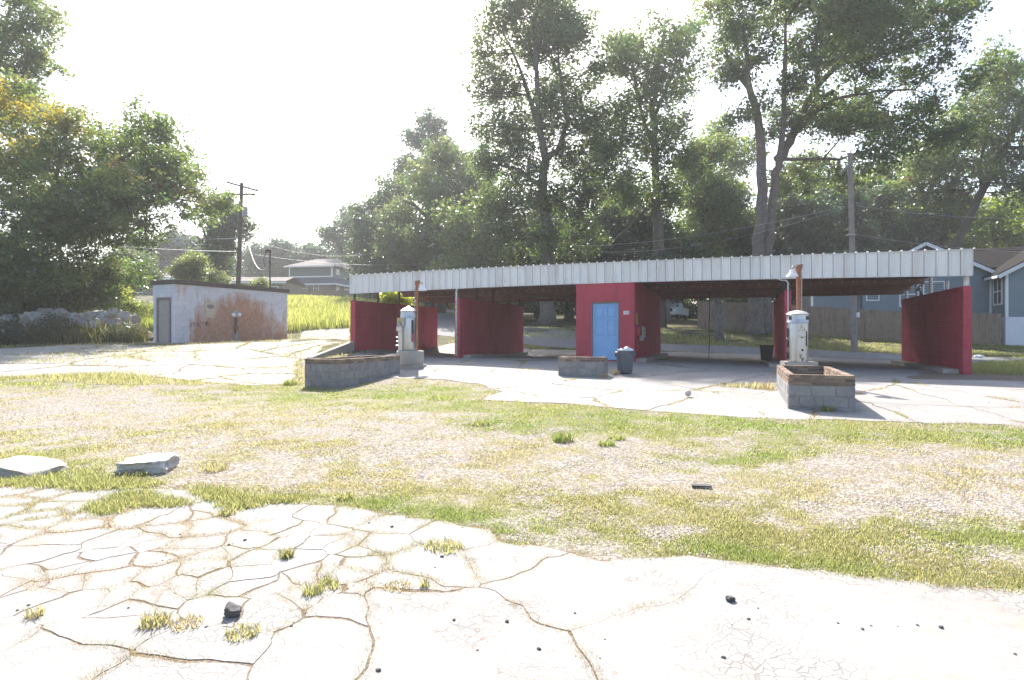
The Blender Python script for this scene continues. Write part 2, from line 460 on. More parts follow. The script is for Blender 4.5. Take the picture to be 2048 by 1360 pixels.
# road behind the building and lane up the hill
far_edge = [tuple(q[:2]) for q in (P(2700, 760, 23.5), P(2000, 716, 27.8), P(1700, 704, 30), P(1325, 689, 33.3), P(1050, 674, 36.2), P(960, 660, 41), P(935, 640, 52), P(915, 624, 72), P(880, 612, 95))]
near_edge = [tuple(q[:2]) for q in (P(855, 612, 95), P(845, 624, 72), P(820, 645, 48), P(850, 672, 37.5))] + [UV(6, 9.9), UV(14, 9.4), UV(23, 8.6), UV(33, 6.0)]
ROAD = [(a, b) for a, b in far_edge + near_edge]

# grass cover as the lot has it (0..1), and greenness
def bump(px, cx, cy, rx, ry): return np.exp(-(((px[:, 0] - cx) / rx) ** 2 + ((px[:, 1] - cy) / ry) ** 2))
_padx = np.array([p[0] for p in pad_edge]); _pady = np.array([p[1] for p in pad_edge])
_apx = np.array([705, 960, 962.1, 1060, 1140, 1250, 1400, 1560, 1700, 1850, 2048, 2300]); _apy = np.array([756, 768, 800, 806, 808, 819, 829, 838, 841, 846, 851, 858])
def cover(xy):
    px = to_px(xy)
    n1 = fbm(xy, 1.1, 3); n2 = fbm(xy, 4.5, 9)
    d = np.full(len(px), .47); g = np.full(len(px), .40)
    def add(m, dd, gg):
        nonlocal d, g
        d = d + m * dd; g = g + m * gg
    def band(c, wdt, x0, x1, s=60):
        yc = np.interp(px[:, 0], [c[i] for i in range(0, len(c), 2)], [c[i] for i in range(1, len(c), 2)])
        return np.exp(-((px[:, 1] - yc) / wdt) ** 2) / (1 + np.exp((x0 - px[:, 0]) / s)) / (1 + np.exp((px[:, 0] - x1) / s))
    add(band((-300, 775, 100, 765, 240, 752, 330, 752), 16, -400, 380, 30), .38, .35)
    add(band((380, 790, 600, 790, 950, 785), 22, 380, 960, 40), .42, .45)
    add(band((550, 812, 950, 812), 16, 480, 950, 50), .16, .25)
    add(band((900, 815, 1200, 832, 1600, 855, 2048, 872, 2400, 885), 26, 860, 2500), .46, .42)
    add(band((900, 850, 1500, 880), 20, 850, 1500), .2, .35)
    add(band((0, 870, 300, 860, 700, 845), 12, 60, 640, 50), .22, .1)
    add(band((0, 925, 180, 912), 18, -300, 200, 40), .32, .2)
    add(band((700, 985, 1000, 990, 1300, 1000, 1700, 1030), 36, 650, 1650, 60), .30, .12)
    add(band((700, 1000, 1000, 1035, 1200, 1060, 1400, 1090), 26, 640, 1500, 60), .20, .2)
    add(band((1400, 925, 1550, 912), 14, 1360, 1560, 25), .45, .5)
    add(band((1420, 1075, 1700, 1085, 2048, 1100, 2300, 1120), 60, 1480, 2600, 60), .34, .22)
    ye = np.interp(px[:, 0], _padx, _pady)
    e = np.exp(-(np.abs(px[:, 1] - (ye - 14)) / 20) ** 2)
    add(e, np.interp(px[:, 0], [0, 700, 1000, 2048], [.26, .15, .22, .24]), .26)
    add(bump(px, 1900, 1000, 260, 34), -.34, -.25)
    add(bump(px, 230, 800, 170, 24), -.34, -.1)
    add(bump(px, 60, 830, 160, 25), -.22, -.15)
    add(bump(px, 1900, 905, 250, 22), -.12, 0)
    d = d * .82 + (n1 - .5) * .6 + (n2 - .5) * 1.05 + (fbm(xy, 11, 15) - .5) * .5
    g = g + (fbm(xy, .9, 21) - .5) * .7
    return np.clip(d, 0, 1), np.clip(g, 0, 1), px

# graded grid: fine near the lot, coarse to the horizon
def axis(segs):
    out = []
    for a, b, s in segs: out.append(np.arange(a, b, s))
    return np.concatenate(out)
gx = axis([(-900, -300, 60), (-300, -80, 12), (-80, -26, 2), (-26, 24, .28), (24, 80, 2), (80, 300, 12), (300, 901, 60)])
gy = axis([(-60, -4, 6), (-4, 2.5, .6), (2.5, 16, .2), (16, 34, .35), (34, 80, 1.2), (80, 300, 8), (300, 901, 60)])
XX, YY = np.meshgrid(gx, gy, indexing='ij')
xy = np.stack([XX.ravel(), YY.ravel()], 1)
z = hN(xy)
near_m = (xy[:, 1] > 2.5) & (xy[:, 1] < 40) & (abs(xy[:, 0]) < 30)
ins = in_poly(xy, PAD) | in_poly(xy, APRON) | in_poly(xy, LEFT) | in_poly(xy, ROAD)
z = z + np.where(near_m & ~ins, (fbm(xy, 2.0, 5) - .5) * .035, 0)
# soil heaped in a low bank on the left of the field
ny = len(gy); nx = len(gx)
idx = np.arange(nx * ny).reshape(nx, ny)
faces = np.stack([idx[:-1, :-1].ravel(), idx[1:, :-1].ravel(), idx[1:, 1:].ravel(), idx[:-1, 1:].ravel()], 1)
cd = np.zeros((len(xy), 3), np.float32)
lot = (xy[:, 1] > 2) & (xy[:, 1] < 24) & (abs(xy[:, 0]) < 26)
dd, gg, _ = cover(xy[lot])
cd[lot, 0] = dd; cd[lot, 1] = gg
zone = np.zeros(len(xy)); zone[lot] = 1
behind = ((xy - np.array(UO)) @ np.array(VV) > 6)
zone[behind & (xy[:, 1] > 20)] = 0
zone[ins] *= .35
cd[:, 2] = zone
m, t, out = newmat('lot_ground'); p = pos(t)
at = t.nodes.new("ShaderNodeAttribute"); at.attribute_name = "tint"
sx = t.nodes.new("ShaderNodeSeparateColor"); t.links.new(at.outputs[0], sx.inputs[0])
v1 = N(t, "ShaderNodeTexVoronoi", Scale=42); t.links.new(p, v1.inputs['Vector'])
n1 = noise_(t, p, 2.2, 6, .65); n2 = noise_(t, p, 30, 4, .7)
sv = t.nodes.new("ShaderNodeSeparateColor"); t.links.new(v1.outputs['Color'], sv.inputs[0])
grav = ramp(t, sv.outputs[0], [(0, (.12, .105, .09)), (.5, (.215, .195, .175)), (1, (.43, .40, .375))])
grav = mixc(t, math_(t, 'MULTIPLY', n1, .5), grav, (.20, .16, .115))
that = ramp(t, n2, [(.3, (.125, .115, .05)), (.7, (.25, .225, .11))])
fac = math_(t, 'MULTIPLY', ramp(t, math_(t, 'ADD', sx.outputs[0], math_(t, 'MULTIPLY', math_(t, 'SUBTRACT', n2, .5), .8)), [(.4, (0, 0, 0)), (.75, (1, 1, 1))]), .75)
lotc = mixc(t, fac, grav, that)
bank = ramp(t, noise_(t, p, .8, 6, .65), [(.35, (.045, .055, .022)), (.52, (.085, .082, .04)), (.66, (.20, .16, .10))])
c = mixc(t, sx.outputs[2], bank, lotc)
deb = ramp(t, n2, [(.3, (.10, .08, .062)), (.55, (.19, .15, .115)), (.75, (.28, .24, .19))])
c = mixc(t, ramp(t, sx.outputs[2], [(.05, (0, 0, 0)), (.2, (1, 1, 1)), (.6, (1, 1, 1)), (.9, (0, 0, 0))]), c, deb)
bsdf(t, out, c, .95, 0, .15, v1.outputs[0], .7, .012)
M['ground'] = m
o = link('ground', np_mesh('ground', np.column_stack([xy, z]), faces, m, True, cd)); tag(o, kind='structure')

# ---- slabs: broken concrete pieces
def clip_half(poly, n, c):
    """keep n.p <= c"""
    out = []; k = len(poly)
    for i in range(k):
        a = poly[i]; b = poly[(i + 1) % k]
        da = n[0] * a[0] + n[1] * a[1] - c; db = n[0] * b[0] + n[1] * b[1] - c
        if da <= 0: out.append(a)
        if (da < 0 < db) or (db < 0 < da):
            s = da / (da - db); out.append((a[0] + (b[0] - a[0]) * s, a[1] + (b[1] - a[1]) * s))
    return out
def warp(q, amp):
    q = np.asarray(q, float)
    dx = (fbm(q, 1.3, 41) - .5) * 1.6 * amp + (vnoise(q, 8, 43) - .5) * 1.0 * amp + (vnoise(q, 2.6, 47) - .5) * 1.6 * amp
    dy = (fbm(q, 1.3, 51) - .5) * 1.6 * amp + (vnoise(q, 8, 53) - .5) * 1.0 * amp + (vnoise(q, 2.6, 57) - .5) * 1.6 * amp
    return q + np.stack([dx, dy], 1)
def slab_field(parent_name, poly, seeds, gap, amp, step, mat, cell, lift=.007, tilt=.0, thick=.12, seedr=1):
    rnd = random.Random(seedr)
    root = bpy.data.objects.new(parent_name, None); COL.objects.link(root); tag(root, kind='structure')
    seeds = [tuple(s[:2]) for s in seeds]
    for i, s in enumerate(seeds):
        cell_p = list(poly)
        for j, q in enumerate(seeds):
            if i == j: continue
            nx_, ny_ = q[0] - s[0], q[1] - s[1]; L = math.hypot(nx_, ny_)
            if L < 1e-4: continue
            nx_ /= L; ny_ /= L
            hk = ((min(i, j) * 7919 + max(i, j) * 104729 + seedr * 31) % 97) / 97
            c_ = nx_ * (s[0] + q[0]) / 2 + ny_ * (s[1] + q[1]) / 2 - gap * (.12 if hk < .42 else .4 if hk < .78 else .7)
            cell_p = clip_half(cell_p, (nx_, ny_), c_)
            if len(cell_p) < 3: break
        if len(cell_p) < 3: continue
        pts = []
        for k in range(len(cell_p)):
            a = np.array(cell_p[k]); b = np.array(cell_p[(k + 1) % len(cell_p)])
            L = np.linalg.norm(b - a)
            if L < 1e-3: continue
            nn = max(1, int(L / step))
            for m_ in range(nn): pts.append(a + (b - a) * m_ / nn)
        if len(pts) < 3: continue
        pts = warp(pts, amp)
        bm = bmesh.new()
        top = [bm.verts.new((x, y, 0)) for x, y in pts]
        try: f = bm.faces.new(top)
        except ValueError: bm.free(); continue
        if f.normal.z < 0: f.normal_flip()
        f.normal_update()
        bmesh.ops.triangulate(bm, faces=bm.faces[:])
        x0, y0 = pts.min(0); x1, y1 = pts.max(0)
        for axis_, lo, hi in ((0, x0, x1), (1, y0, y1)):
            k = math.floor(lo / cell) + 1
            while k * cell < hi:
                co = [0, 0, 0]; co[axis_] = k * cell; no = [0, 0, 0]; no[axis_] = 1
                bmesh.ops.bisect_plane(bm, geom=bm.verts[:] + bm.edges[:] + bm.faces[:], plane_co=co, plane_no=no)
                k += 1
        be = [e for e in bm.edges if e.is_boundary]
        ret = bmesh.ops.extrude_edge_only(bm, edges=be)
        low = {g for g in ret['geom'] if isinstance(g, bmesh.types.BMVert)}
        vv = list(bm.verts)
        zz = hN([(v.co.x, v.co.y) for v in vv])
        tx, ty, tz = rnd.uniform(-tilt, tilt), rnd.uniform(-tilt, tilt), rnd.uniform(-.001, .0015) if tilt else 0
        for v, z_ in zip(vv, zz):
            v.co.z = z_ + lift + tz + (v.co.x - s[0]) * tx + (v.co.y - s[1]) * ty - (thick if v in low else 0)
        bmesh.ops.recalc_face_normals(bm, faces=bm.faces[:])
        me = bpy.data.meshes.new('slab'); bm.to_mesh(me); bm.free(); me.materials.append(mat)
        link('slab', me, root)
    return root

fg_seeds = [(29, 985), (85, 987), (158, 994), (22, 1003), (290, 981), (360, 992), (81, 1029), (294, 1031), (154, 1047), (401, 1029), (526, 1022), (640, 1040),
            (22, 1066), (107, 1077), (235, 1088), (393, 1051), (368, 1095), (493, 1088), (632, 1084), (690, 1090), (37, 1110), (412, 1119), (515, 1117), (640, 1139),
            (121, 1139), (220, 1154), (320, 1150), (404, 1158), (507, 1161), (51, 1180), (154, 1213), (294, 1202), (460, 1217), (625, 1191), (220, 1262),
            (110, 1320), (404, 1294), (620, 1290), (330, 1350), (701, 1037), (785, 1051), (919, 1065), (733, 1096), (838, 1125), (1030, 1111), (1120, 1148), (700, 1140),
            (850, 1270), (1480, 1300), (-80, 1000), (-150, 1060), (-60, 1120), (-160, 1200), (-60, 1290), (-300, 1020), (-320, 1150)]
rq = random.Random(21)
fg_seeds += [(rq.uniform(-60, 760) , rq.uniform(1010, 1215)) for k in range(46)]
slab_field('concrete_pad', PAD, GN(fg_seeds), .016, .075, .06, M['concrete'], .5, tilt=.0008, seedr=3, lift=.003)
ap_seeds = [(830, 748), (900, 748), (990, 760), (1060, 752), (1010, 796), (1120, 785), (1090, 803), (1230, 768), (1290, 800), (1400, 760), (1420, 812), (1530, 770), (1560, 812),
            (1640, 780), (1700, 822), (1800, 795), (1880, 828), (1960, 800), (2120, 835), (2060, 800), (1240, 740), (1110, 730), (980, 728), (860, 728)]
bay_seeds = [UV(u, v) for u in (2.6, 7.6, 14.5, 19.5) for v in (1.2, 4.3, 7.6)] + [UV(11, 4)]
slab_field('apron', APRON, [tuple(q[:2]) for q in GN(ap_seeds)] + bay_seeds, .03, .08, .14, M['concrete'], 1.1, tilt=.003, seedr=5)
lf_seeds = [(60, 702), (20, 733), (150, 712), (150, 742), (280, 745), (330, 715), (450, 712), (520, 728), (600, 695), (640, 700), (500, 758), (560, 740), (420, 745), (240, 697), (640, 668), (620, 662), (680, 664), (690, 674),
            (-120, 715), (-200, 745), (560, 690), (400, 694), (90, 722), (360, 756), (440, 764), (230, 722)]
slab_field('yard_slabs', LEFT, GN(lf_seeds), .06, .12, .2, M['concrete'], 1.3, tilt=.003, seedr=9)

# ---- asphalt road sheet
bm = bmesh.new()
vs0 = [bm.verts.new((x, y, 0)) for x, y in ROAD]
f = bm.faces.new(vs0); bmesh.ops.triangulate(bm, faces=[f])
for axis_, lo, hi in ((0, -20, 40), (1, 18, 96)):
    k = lo
    while k < hi:
        co = [0, 0, 0]; co[axis_] = k; no = [0, 0, 0]; no[axis_] = 1
        bmesh.ops.bisect_plane(bm, geom=bm.verts[:] + bm.edges[:] + bm.faces[:], plane_co=co, plane_no=no); k += 1.5
zz = hN([(v.co.x, v.co.y) for v in bm.verts])
for v, z_ in zip(bm.verts, zz): v.co.z = z_ + .022
bmesh.ops.recalc_face_normals(bm, faces=bm.faces[:])
if sum(f.normal.z for f in bm.faces) < 0: bmesh.ops.reverse_faces(bm, faces=bm.faces[:])
me = bpy.data.meshes.new('road'); bm.to_mesh(me); bm.free(); me.materials.append(M['asphalt'])
tag(link('road', me), kind='structure')
# ------------------------------------------------------------------ block courses
_blk = {}
def blk_mesh(name, L, D, H, mat, bev=.006):
    k = (name, round(L, 3), round(D, 3), round(H, 3), mat.name)
    if k not in _blk:
        b = MB(); b.box(-L / 2, -D / 2, 0, L / 2, D / 2, H)
        _blk[k] = b.mesh(name, mat, bevel=bev)
    return _blk[k]
def courses(parent, name, p0, p1, z0, z1, L, D, H, mat, joint=.01, skip=None, rnd=None, mats=None, half_first=0, proud=.0):
    """running bond of individual pieces from p0 to p1 (parent-local xy)"""
    p0 = Vector(p0); p1 = Vector(p1); d = p1 - p0; T = d.length; d.normalize(); ang = math.atan2(d.y, d.x)
    nrow = int(round((z1 - z0) / H)); out = []
    for r in range(nrow):
        z_ = z0 + r * H; a = 0.0; off = (L / 2 if (r + half_first) % 2 else 0)
        cuts = [0.0]; x = off if off else L
        while x < T - .06: cuts.append(x); x += L
        cuts.append(T)
        for a, b in zip(cuts[:-1], cuts[1:]):
            if skip and skip(a, b, z_): continue
            l = b - a - joint
            mt = mat
            if mats and rnd.random() < mats[1]: mt = mats[0]
            q = p0 + d * ((a + b) / 2)
            j = (rnd.uniform(-.003, .003), rnd.uniform(-.002, .002)) if rnd else (0, 0)
            o = link(name, blk_mesh(name, l, D, H - joint, mt), parent, (q.x + j[0], q.y + j[0], z_ + joint / 2), (0, 0, ang + j[1] * .8))
            out.append(o)
    return out
def joined_courses(p0, p1, z0, z1, L, D, H, joint=.01, mb=None):
    mb = mb or MB(); p0 = Vector(p0); p1 = Vector(p1); d = (p1 - p0); T = d.length; d.normalize(); n = Vector((-d.y, d.x))
    for r in range(int(round((z1 - z0) / H))):
        off = L / 2 if r % 2 else 0; cuts = [0.0]; x = off if off else L
        while x < T - .06: cuts.append(x); x += L
        cuts.append(T)
        for a, b in zip(cuts[:-1], cuts[1:]):
            A = p0 + d * (a + joint / 2); B = p0 + d * (b - joint / 2); w_ = n * D / 2; za = z0 + r * H + joint / 2; zb = z0 + (r + 1) * H - joint / 2
            c = [A - w_, B - w_, B + w_, A + w_]
            mb.add([(q.x, q.y, za) for q in c] + [(q.x, q.y, zb) for q in c], [(0, 3, 2, 1), (4, 5, 6, 7), (0, 1, 5, 4), (1, 2, 6, 5), (2, 3, 7, 6), (3, 0, 4, 7)])
    return mb

# ------------------------------------------------------------------ self service wash building
wash = thing('wash_building', 'long open red wash bay building with white ribbed metal fascia and blue door', 'building', (UO.x, UO.y, 0), ROTF)
WT = 3.03
def gz(u, v): return h(*UV(u, v))
def lowz(u0, u1, v0, v1): return min(gz(u, v) for u in (u0, u1) for v in (v0, (v0 + v1) / 2, v1)) - .25
LEN = 7.4
walls = [(0.0, .24), (4.95, 5.17), (16.9, 17.1), (21.73, 21.95)]
stuff = MB()
for i, (a, b) in enumerate(walls):
    zb = WT - .2 * math.ceil((WT - lowz(a, b, 0, LEN)) / .2)
    core = MB(); core.box(a + .018, .018, zb, b - .018, LEN - .012, WT - .006)
    wl = core.build('bay_wall', M['red'], wash)
    cx = (a + b) / 2; D = b - a
    if i == 3:
        courses(wl, 'block', (cx, 0), (cx, LEN), zb, WT, .4, D, .2, M['red'], .013)
    else:
        courses(wl, 'block', (cx, 0), (cx, .4), zb, WT, .4, D, .2, M['red'], .013)
        joined_courses((cx, .4), (cx, LEN), zb, WT, .4, D, .2, .013, stuff)
# office box: block side walls, flat painted front
oa, ob = 9.92, 12.03
zb = lowz(oa, ob, 0, LEN)
OT = 3.47
n_ = math.ceil((OT - zb) / .2); zb = OT - n_ * .2
joined_courses((ob - .1, .12), (ob - .1, LEN), zb, OT, .4, .2, .2, .013, stuff)
joined_courses((oa + .1, .12), (oa + .1, LEN), zb, OT, .4, .2, .2, .013, stuff)
tag(stuff.build('block_courses', M['red'], wash), kind='stuff')
core = MB(); core.box(ob - .19, .125, zb, ob - .008, LEN, OT - .002); core.box(oa + .008, .125, zb, oa + .19, LEN, OT - .002); core.box(oa + .2, LEN - .2, zb, ob - .2, LEN - .01, OT)
core.build('office_wall', M['red'], wash)
DU0, DU1, DZ1 = 10.53, 11.48, 2.71
DZ0 = gz(11, 0) + .05
fr = MB(); fr.box(oa, -.02, zb, DU0 - .04, .11, OT); fr.box(DU1 + .04, -.02, zb, ob, .11, OT); fr.box(DU0 - .04, -.02, DZ1 + .05, DU1 + .04, .11, OT); fr.box(DU0 - .04, -.02, zb, DU1 + .04, .11, DZ0 - .02)
fr.build('office_front', M['red'], wash)
bt = MB()
for k in range(1, 8):
    u = oa + k * .305
    if DU0 - .1 < u < DU1 + .1: continue
    bt.box(u - .006, -.0235, zb + .02, u + .006, -.021, OT - .01)
bt.build('panel_seam', M['red'], wash)
# door with four recessed panels in its upper half
dr = MB()
f0, f1 = .035, .075
u0, u1 = DU0, DU1; wdt = u1 - u0; hgt = DZ1 - DZ0
st = .11
dr.box(u0, f0, DZ0, u1, f1, DZ0 + hgt * .42)
dr.box(u0, f0, DZ1 - .12, u1, f1, DZ1)
um = (u0 + u1) / 2
zt = DZ1 - .12; zs0 = DZ0 + hgt * .745; zs1 = zs0 - .075; zl = DZ0 + hgt * .42
for x0, x1 in ((u0, u0 + st), (um - .06, um + .06), (u1 - st, u1)): dr.box(x0, f0, zl, x1, f1, zt)
for x0, x1 in ((u0 + st, um - .06), (um + .06, u1 - st)): dr.box(x0, f0, zs1, x1, f1, zs0)
door = dr.build('door', M['blue'], wash)
for x0, x1 in ((u0 + st, um - .06), (um + .06, u1 - st)):
    for z0_, z1_ in ((zs0, zt), (zl, zs1)):
        pm = MB(); a0 = .016
        o_ = [(x0, z0_), (x1, z0_), (x1, z1_), (x0, z1_)]; i_ = [(x0 + .05, z0_ + .05), (x1 - .05, z0_ + .05), (x1 - .05, z1_ - .05), (x0 + .05, z1_ - .05)]
        pm.add([(x, f0 + .022, zz_) for x, zz_ in o_] + [(x, f0 + .004, zz_) for x, zz_ in i_], [(0, 1, 5, 4), (1, 2, 6, 5), (2, 3, 7, 6), (3, 0, 4, 7), (4, 5, 6, 7)])
        pm.build('panel', M['blue'], door)
hd = MB(); hd.tube([(u1 - .07, f0, DZ0 + .98), (u1 - .07, f0 - .05, DZ0 + .98)], [.014, .014], 10); hd.tube([(u1 - .07, f0 - .05, DZ0 + .98), (u1 - .07, f0 - .075, DZ0 + .98)], [.032, .026], 12)
hd.build('handle', M['chrome'], door, auto=True)
pl = MB(); pl.box(u1 - .2, f0 - .006, DZ0 + 1.2, u1 - .165, f0, DZ0 + 1.34); pl.build('scuff_plate', M['grey_box'], door)
df = MB(); df.box(u0 - .04, -.035, DZ0 - .02, u0 - .002, .1, DZ1 + .05); df.box(u1 + .002, -.035, DZ0 - .02, u1 + .04, .1, DZ1 + .05); df.box(u0 - .002, -.035, DZ1 + .004, u1 + .002, .1, DZ1 + .05)
df.build('door_frame', M['door_frame'], wash)
dh = MB(); dh.box(u0 - .1, -.06, DZ1 + .052, u1 + .08, -.022, DZ1 + .075); dh.build('drip_edge', M['red'], wash)
# fascia panels with a raised rib each
NP = 72; PW = 21.95 / NP
pm = MB(); FY = -.03
pm.add([(.012, FY, 0), (.035, FY - .04, 0), (.06, FY - .04, 0), (.085, FY, 0), (PW * .5, FY, 0), (PW * .5 + .012, FY - .008, 0), (PW * .5 + .03, FY, 0), (PW, FY, 0),
        (.012, FY, 1), (.035, FY - .04, 1), (.06, FY - .04, 1), (.085, FY, 1), (PW * .5, FY, 1), (PW * .5 + .012, FY - .008, 1), (PW * .5 + .03, FY, 1), (PW, FY, 1)],
       [(i, i + 1, i + 9, i + 8) for i in range(7)])
fmesh = pm.mesh('fascia_panel', M['white_metal'])
def fz(u):
    s = math.sin(math.pi * u / 21.95)
    return 3.335 + .12 * s, 4.085 + .075 * s
for k in range(NP):
    z0_, z1_ = fz((k + .5) * PW)
    link('fascia_panel', fmesh, wash, (k * PW, 0, z0_), None, (1, 1, z1_ - z0_))
def strip(name, zf, y0, y1, hh, mat):
    mb = MB(); n = 24
    for i in range(n + 1):
        u = 21.95 * i / n; z_ = zf(u)
        mb.v += [(u, y0, z_), (u, y1, z_), (u, y1, z_ + hh), (u, y0, z_ + hh)]
    for i in range(n):
        b = i * 4
        for a, c in ((0, 1), (1, 2), (2, 3), (3, 0)): mb.f.append((b + a, b + c, b + 4 + c, b + 4 + a))
    mb.f += [(0, 3, 2, 1), (n * 4, n * 4 + 1, n * 4 + 2, n * 4 + 3)]
    return mb.build(name, mat, wash)
strip('fascia_sill', lambda u: fz(u)[0] - .022, -.045, .012, .02, M['white_metal'])
strip('fascia_backing', lambda u: fz(u)[0] + .002, -.012, .03, .72, M['rust_deck'])
strip('fascia_cap', lambda u: fz(u)[1] + .003, -.075, .10, .018, M['white_metal'])
nub = MB()
for k in range(NP + 1):
    u = k * PW + .042; z_ = fz(min(u, 21.9))[1] + .021
    nub.lathe([(.034, 0), (.03, .028), (.012, .04)], 8, u, -.04)
    for i in range(24): nub.v[-1 - i] = (nub.v[-1 - i][0], nub.v[-1 - i][1], nub.v[-1 - i][2] + z_)
nub.build('roof_rib_end', M['white_metal'], wash)
endp = MB()
for uu in (-.012, 21.952): endp.box(uu, -.06, 3.335, uu + .010, .05, 4.10)
endp.build('fascia_end', M['white_metal'], wash)
# roof deck: corrugated sheet sloping to the back
def dz(v): return 3.87 - .063 * v
dk = MB(); nr = 72; prof = []
for k in range(nr):
    b0 = k * 21.8 / nr; prof += [(b0, 0), (b0 + .19, 0), (b0 + .215, .04), (b0 + .28, .04)]
prof.append((21.8, 0))
npf = len(prof)
for side in (0, 1):
    for v in (.02, LEN + .1):
        for u, q in prof: dk.v.append((u, v, dz(v) + q + side * .012))
for i in range(npf - 1):
    dk.f.append((i, i + 1, npf + i + 1, npf + i)); dk.f.append((2 * npf + i, 3 * npf + i, 3 * npf + i + 1, 2 * npf + i + 1))
dk.build('roof_deck', M['rust_deck'], wash)
for v, dp, wd in ((.22, .22, .09), (2.1, .16, .07), (4.2, .18, .07), (6.1, .16, .07), (LEN - .12, .17, .08)):
    b = MB(); zt_ = dz(v) - .006
    b.box(.02, v - wd / 2, zt_ - dp, 9.9, v + wd / 2, zt_); b.box(12.05, v - wd / 2, zt_ - dp, 21.76, v + wd / 2, zt_)
    for zz_ in (zt_ - dp - .012, zt_ - .014):
        b.box(.02, v - wd, zz_, 9.9, v + wd, zz_ + .012); b.box(12.05, v - wd, zz_, 21.76, v + wd, zz_ + .012)
    b.build('roof_beam', M['rust_deck'], wash)
cl = MB()
for v in (4.15, LEN - .17):
    for k in range(60):
        u = .4 + k * .36
        if 9.8 < u < 12.2: continue
        cl.box(u - .012, v - .045, dz(v) - .1, u + .012, v - .034, dz(v) - .03)
cl.build('beam_clip', M['grey_box'], wash)
tr = MB(); tr.box(0, LEN + .11, dz(LEN) - .13, 9.9, LEN + .16, dz(LEN) + .06); tr.box(9.9, LEN + .11, dz(LEN) - .13, 21.8, LEN + .16, dz(LEN) + .06)
tr.build('eave_gutter', M['grey_box'], wash)
# posts standing on the walls
def post(u, v, top, mat, r=.055, base=WT):
    b = MB(); b.tube([(u, v, base), (u, v, top)], [r, r], 12); b.box(u - .09, v - .09, base, u + .09, v + .09, base + .012)
    b.build('post', mat, wash, auto=True)
for i, (a, b) in enumerate(walls):
    cx = (a + b) / 2
    for k, v in enumerate((.14, 1.9, 3.7, 5.5, 7.1)):
        if i == 3: post(cx, v, dz(v) - (.01 if k != 1 else .42), M['post'], .085 if k == 0 else .06)
        else: post(cx, v, dz(v) - .01, M['post_dark'], .05)
# conduit goosenecks on walls two and three
for a, b, s in ((4.95, 5.17, -1), (16.9, 17.1, 1)):
    cx = (a + b) / 2 + (-.02 if s < 0 else .0)
    c = MB()
    if s > 0: c.tube([(cx, -.02, .9), (cx, -.02, 3.1), (cx, -.02, 3.27), (cx - .06, -.01, 3.34), (cx - .22, .0, 3.36), (cx - .3, .03, 3.40), (cx - .33, .05, 3.5)], .022, 8)
    else: c.tube([(cx + .0, -.02, .75), (cx, -.02, 3.02), (cx, -.02, 3.3), (cx + .03, 0, 3.42), (cx + .12, .03, 3.5), (cx + .3, .05, 3.52)], .04, 8)
    c.build('conduit', M['post'], wash, smooth=True)
# valve tree on the right wall
vt = MB(); cx = 21.84
vt.tube([(cx - .02, 4.9, WT), (cx - .03, 4.9, WT + .16), (cx - .12, 4.85, WT + .24), (cx - .1, 4.8, WT + .34), (cx + .02, 4.8, WT + .4)], .03, 8)
vt.tube([(cx - .16, 4.85, WT + .2), (cx - .06, 4.85, WT + .28)], .05, 8); vt.tube([(cx - .05, 4.9, WT + .05), (cx + .02, 4.9, WT + .05)], .06, 8)
vt.build('valve_pipe', M['post_dark'], wash)
# bay kerbs along the walls
for a, b in ((5.18, 5.5), (17.11, 17.5), (21.3, 21.72), (12.04, 12.4), (16.45, 16.89)):
    zt_ = max(gz((a + b) / 2, .4), gz((a + b) / 2, 6)) + .12
    k = MB(); n = 6
    for i in range(n):
        v0, v1 = .3 + i * 1.15, .3 + (i + 1) * 1.15
        zt0 = gz((a + b) / 2, (v0 + v1) / 2) + .13
        k.box(a, v0, zt0 - .4, b, v1 - .008, zt0)
    k.build('kerb', M['concrete_plain'], wash)
# ramped concrete wing wall at the left
q0 = (0.02, -.03); q1 = (.02, -2.75)
wm = MB(); zt0, zt1 = 1.30, .70; b0 = .2
wm.add([(.02, -2.75, b0), (.24, -2.75, b0), (.24, -.03, b0), (.02, -.03, b0), (.02, -2.75, zt1), (.24, -2.75, zt1), (.24, -.03, zt0), (.02, -.03, zt0)],
       [(0, 3, 2, 1), (4, 5, 6, 7), (0, 1, 5, 4), (1, 2, 6, 5), (2, 3, 7, 6), (3, 0, 4, 7)])
wm.build('wing_wall', M['concrete_plain'], wash, bevel=.012)
# door number, yellow notice, coin boxes
def text_obj(name, body, size, mat, parent, loc, rot, ext=.001):
    cu = bpy.data.curves.new(name, 'FONT'); cu.body = body; cu.size = size; cu.extrude = ext; cu.align_x = 'CENTER'; cu.align_y = 'CENTER'
    cu.materials.append(mat)
    return link(name, cu, parent, loc, rot)
pn = MB(); pn.box(11.66, -.03, 2.30, 11.86, -.0205, 2.42); plq = pn.build('number_plate', M['sign_white'], wash)
for k, ch in enumerate('188'):
    to = text_obj('digit', ch, .115, M['black'], None, (0, 0, 0), (0, 0, 0))
    bpy.context.view_layer.update()
    me = bpy.data.meshes.new_from_object(to.evaluated_get(bpy.context.evaluated_depsgraph_get()))
    bpy.data.objects.remove(to); me.name = 'digit'
    if not me.materials: me.materials.append(M['black'])
    link('digit', me, plq, (11.70 + .06 * k, -.0315, 2.358), (R(90), 0, 0))
ns = MB(); ns.box(ob + .001, .42, 2.02, ob + .012, .80, 2.36); yn = ns.build('yellow_notice', M['yellow'], wash)
for k in range(5):
    ln = MB(); ln.box(ob + .0125, .46, 2.31 - k * .05, ob + .0135, .76 - (k % 2) * .08, 2.325 - k * .05); ln.build('print_line', M['black'], yn)
ns = MB(); ns.box(ob + .0125, .42, 1.94, ob + .03, .80, 2.015); ns.build('notice_strip', M['grey_box'], wash)
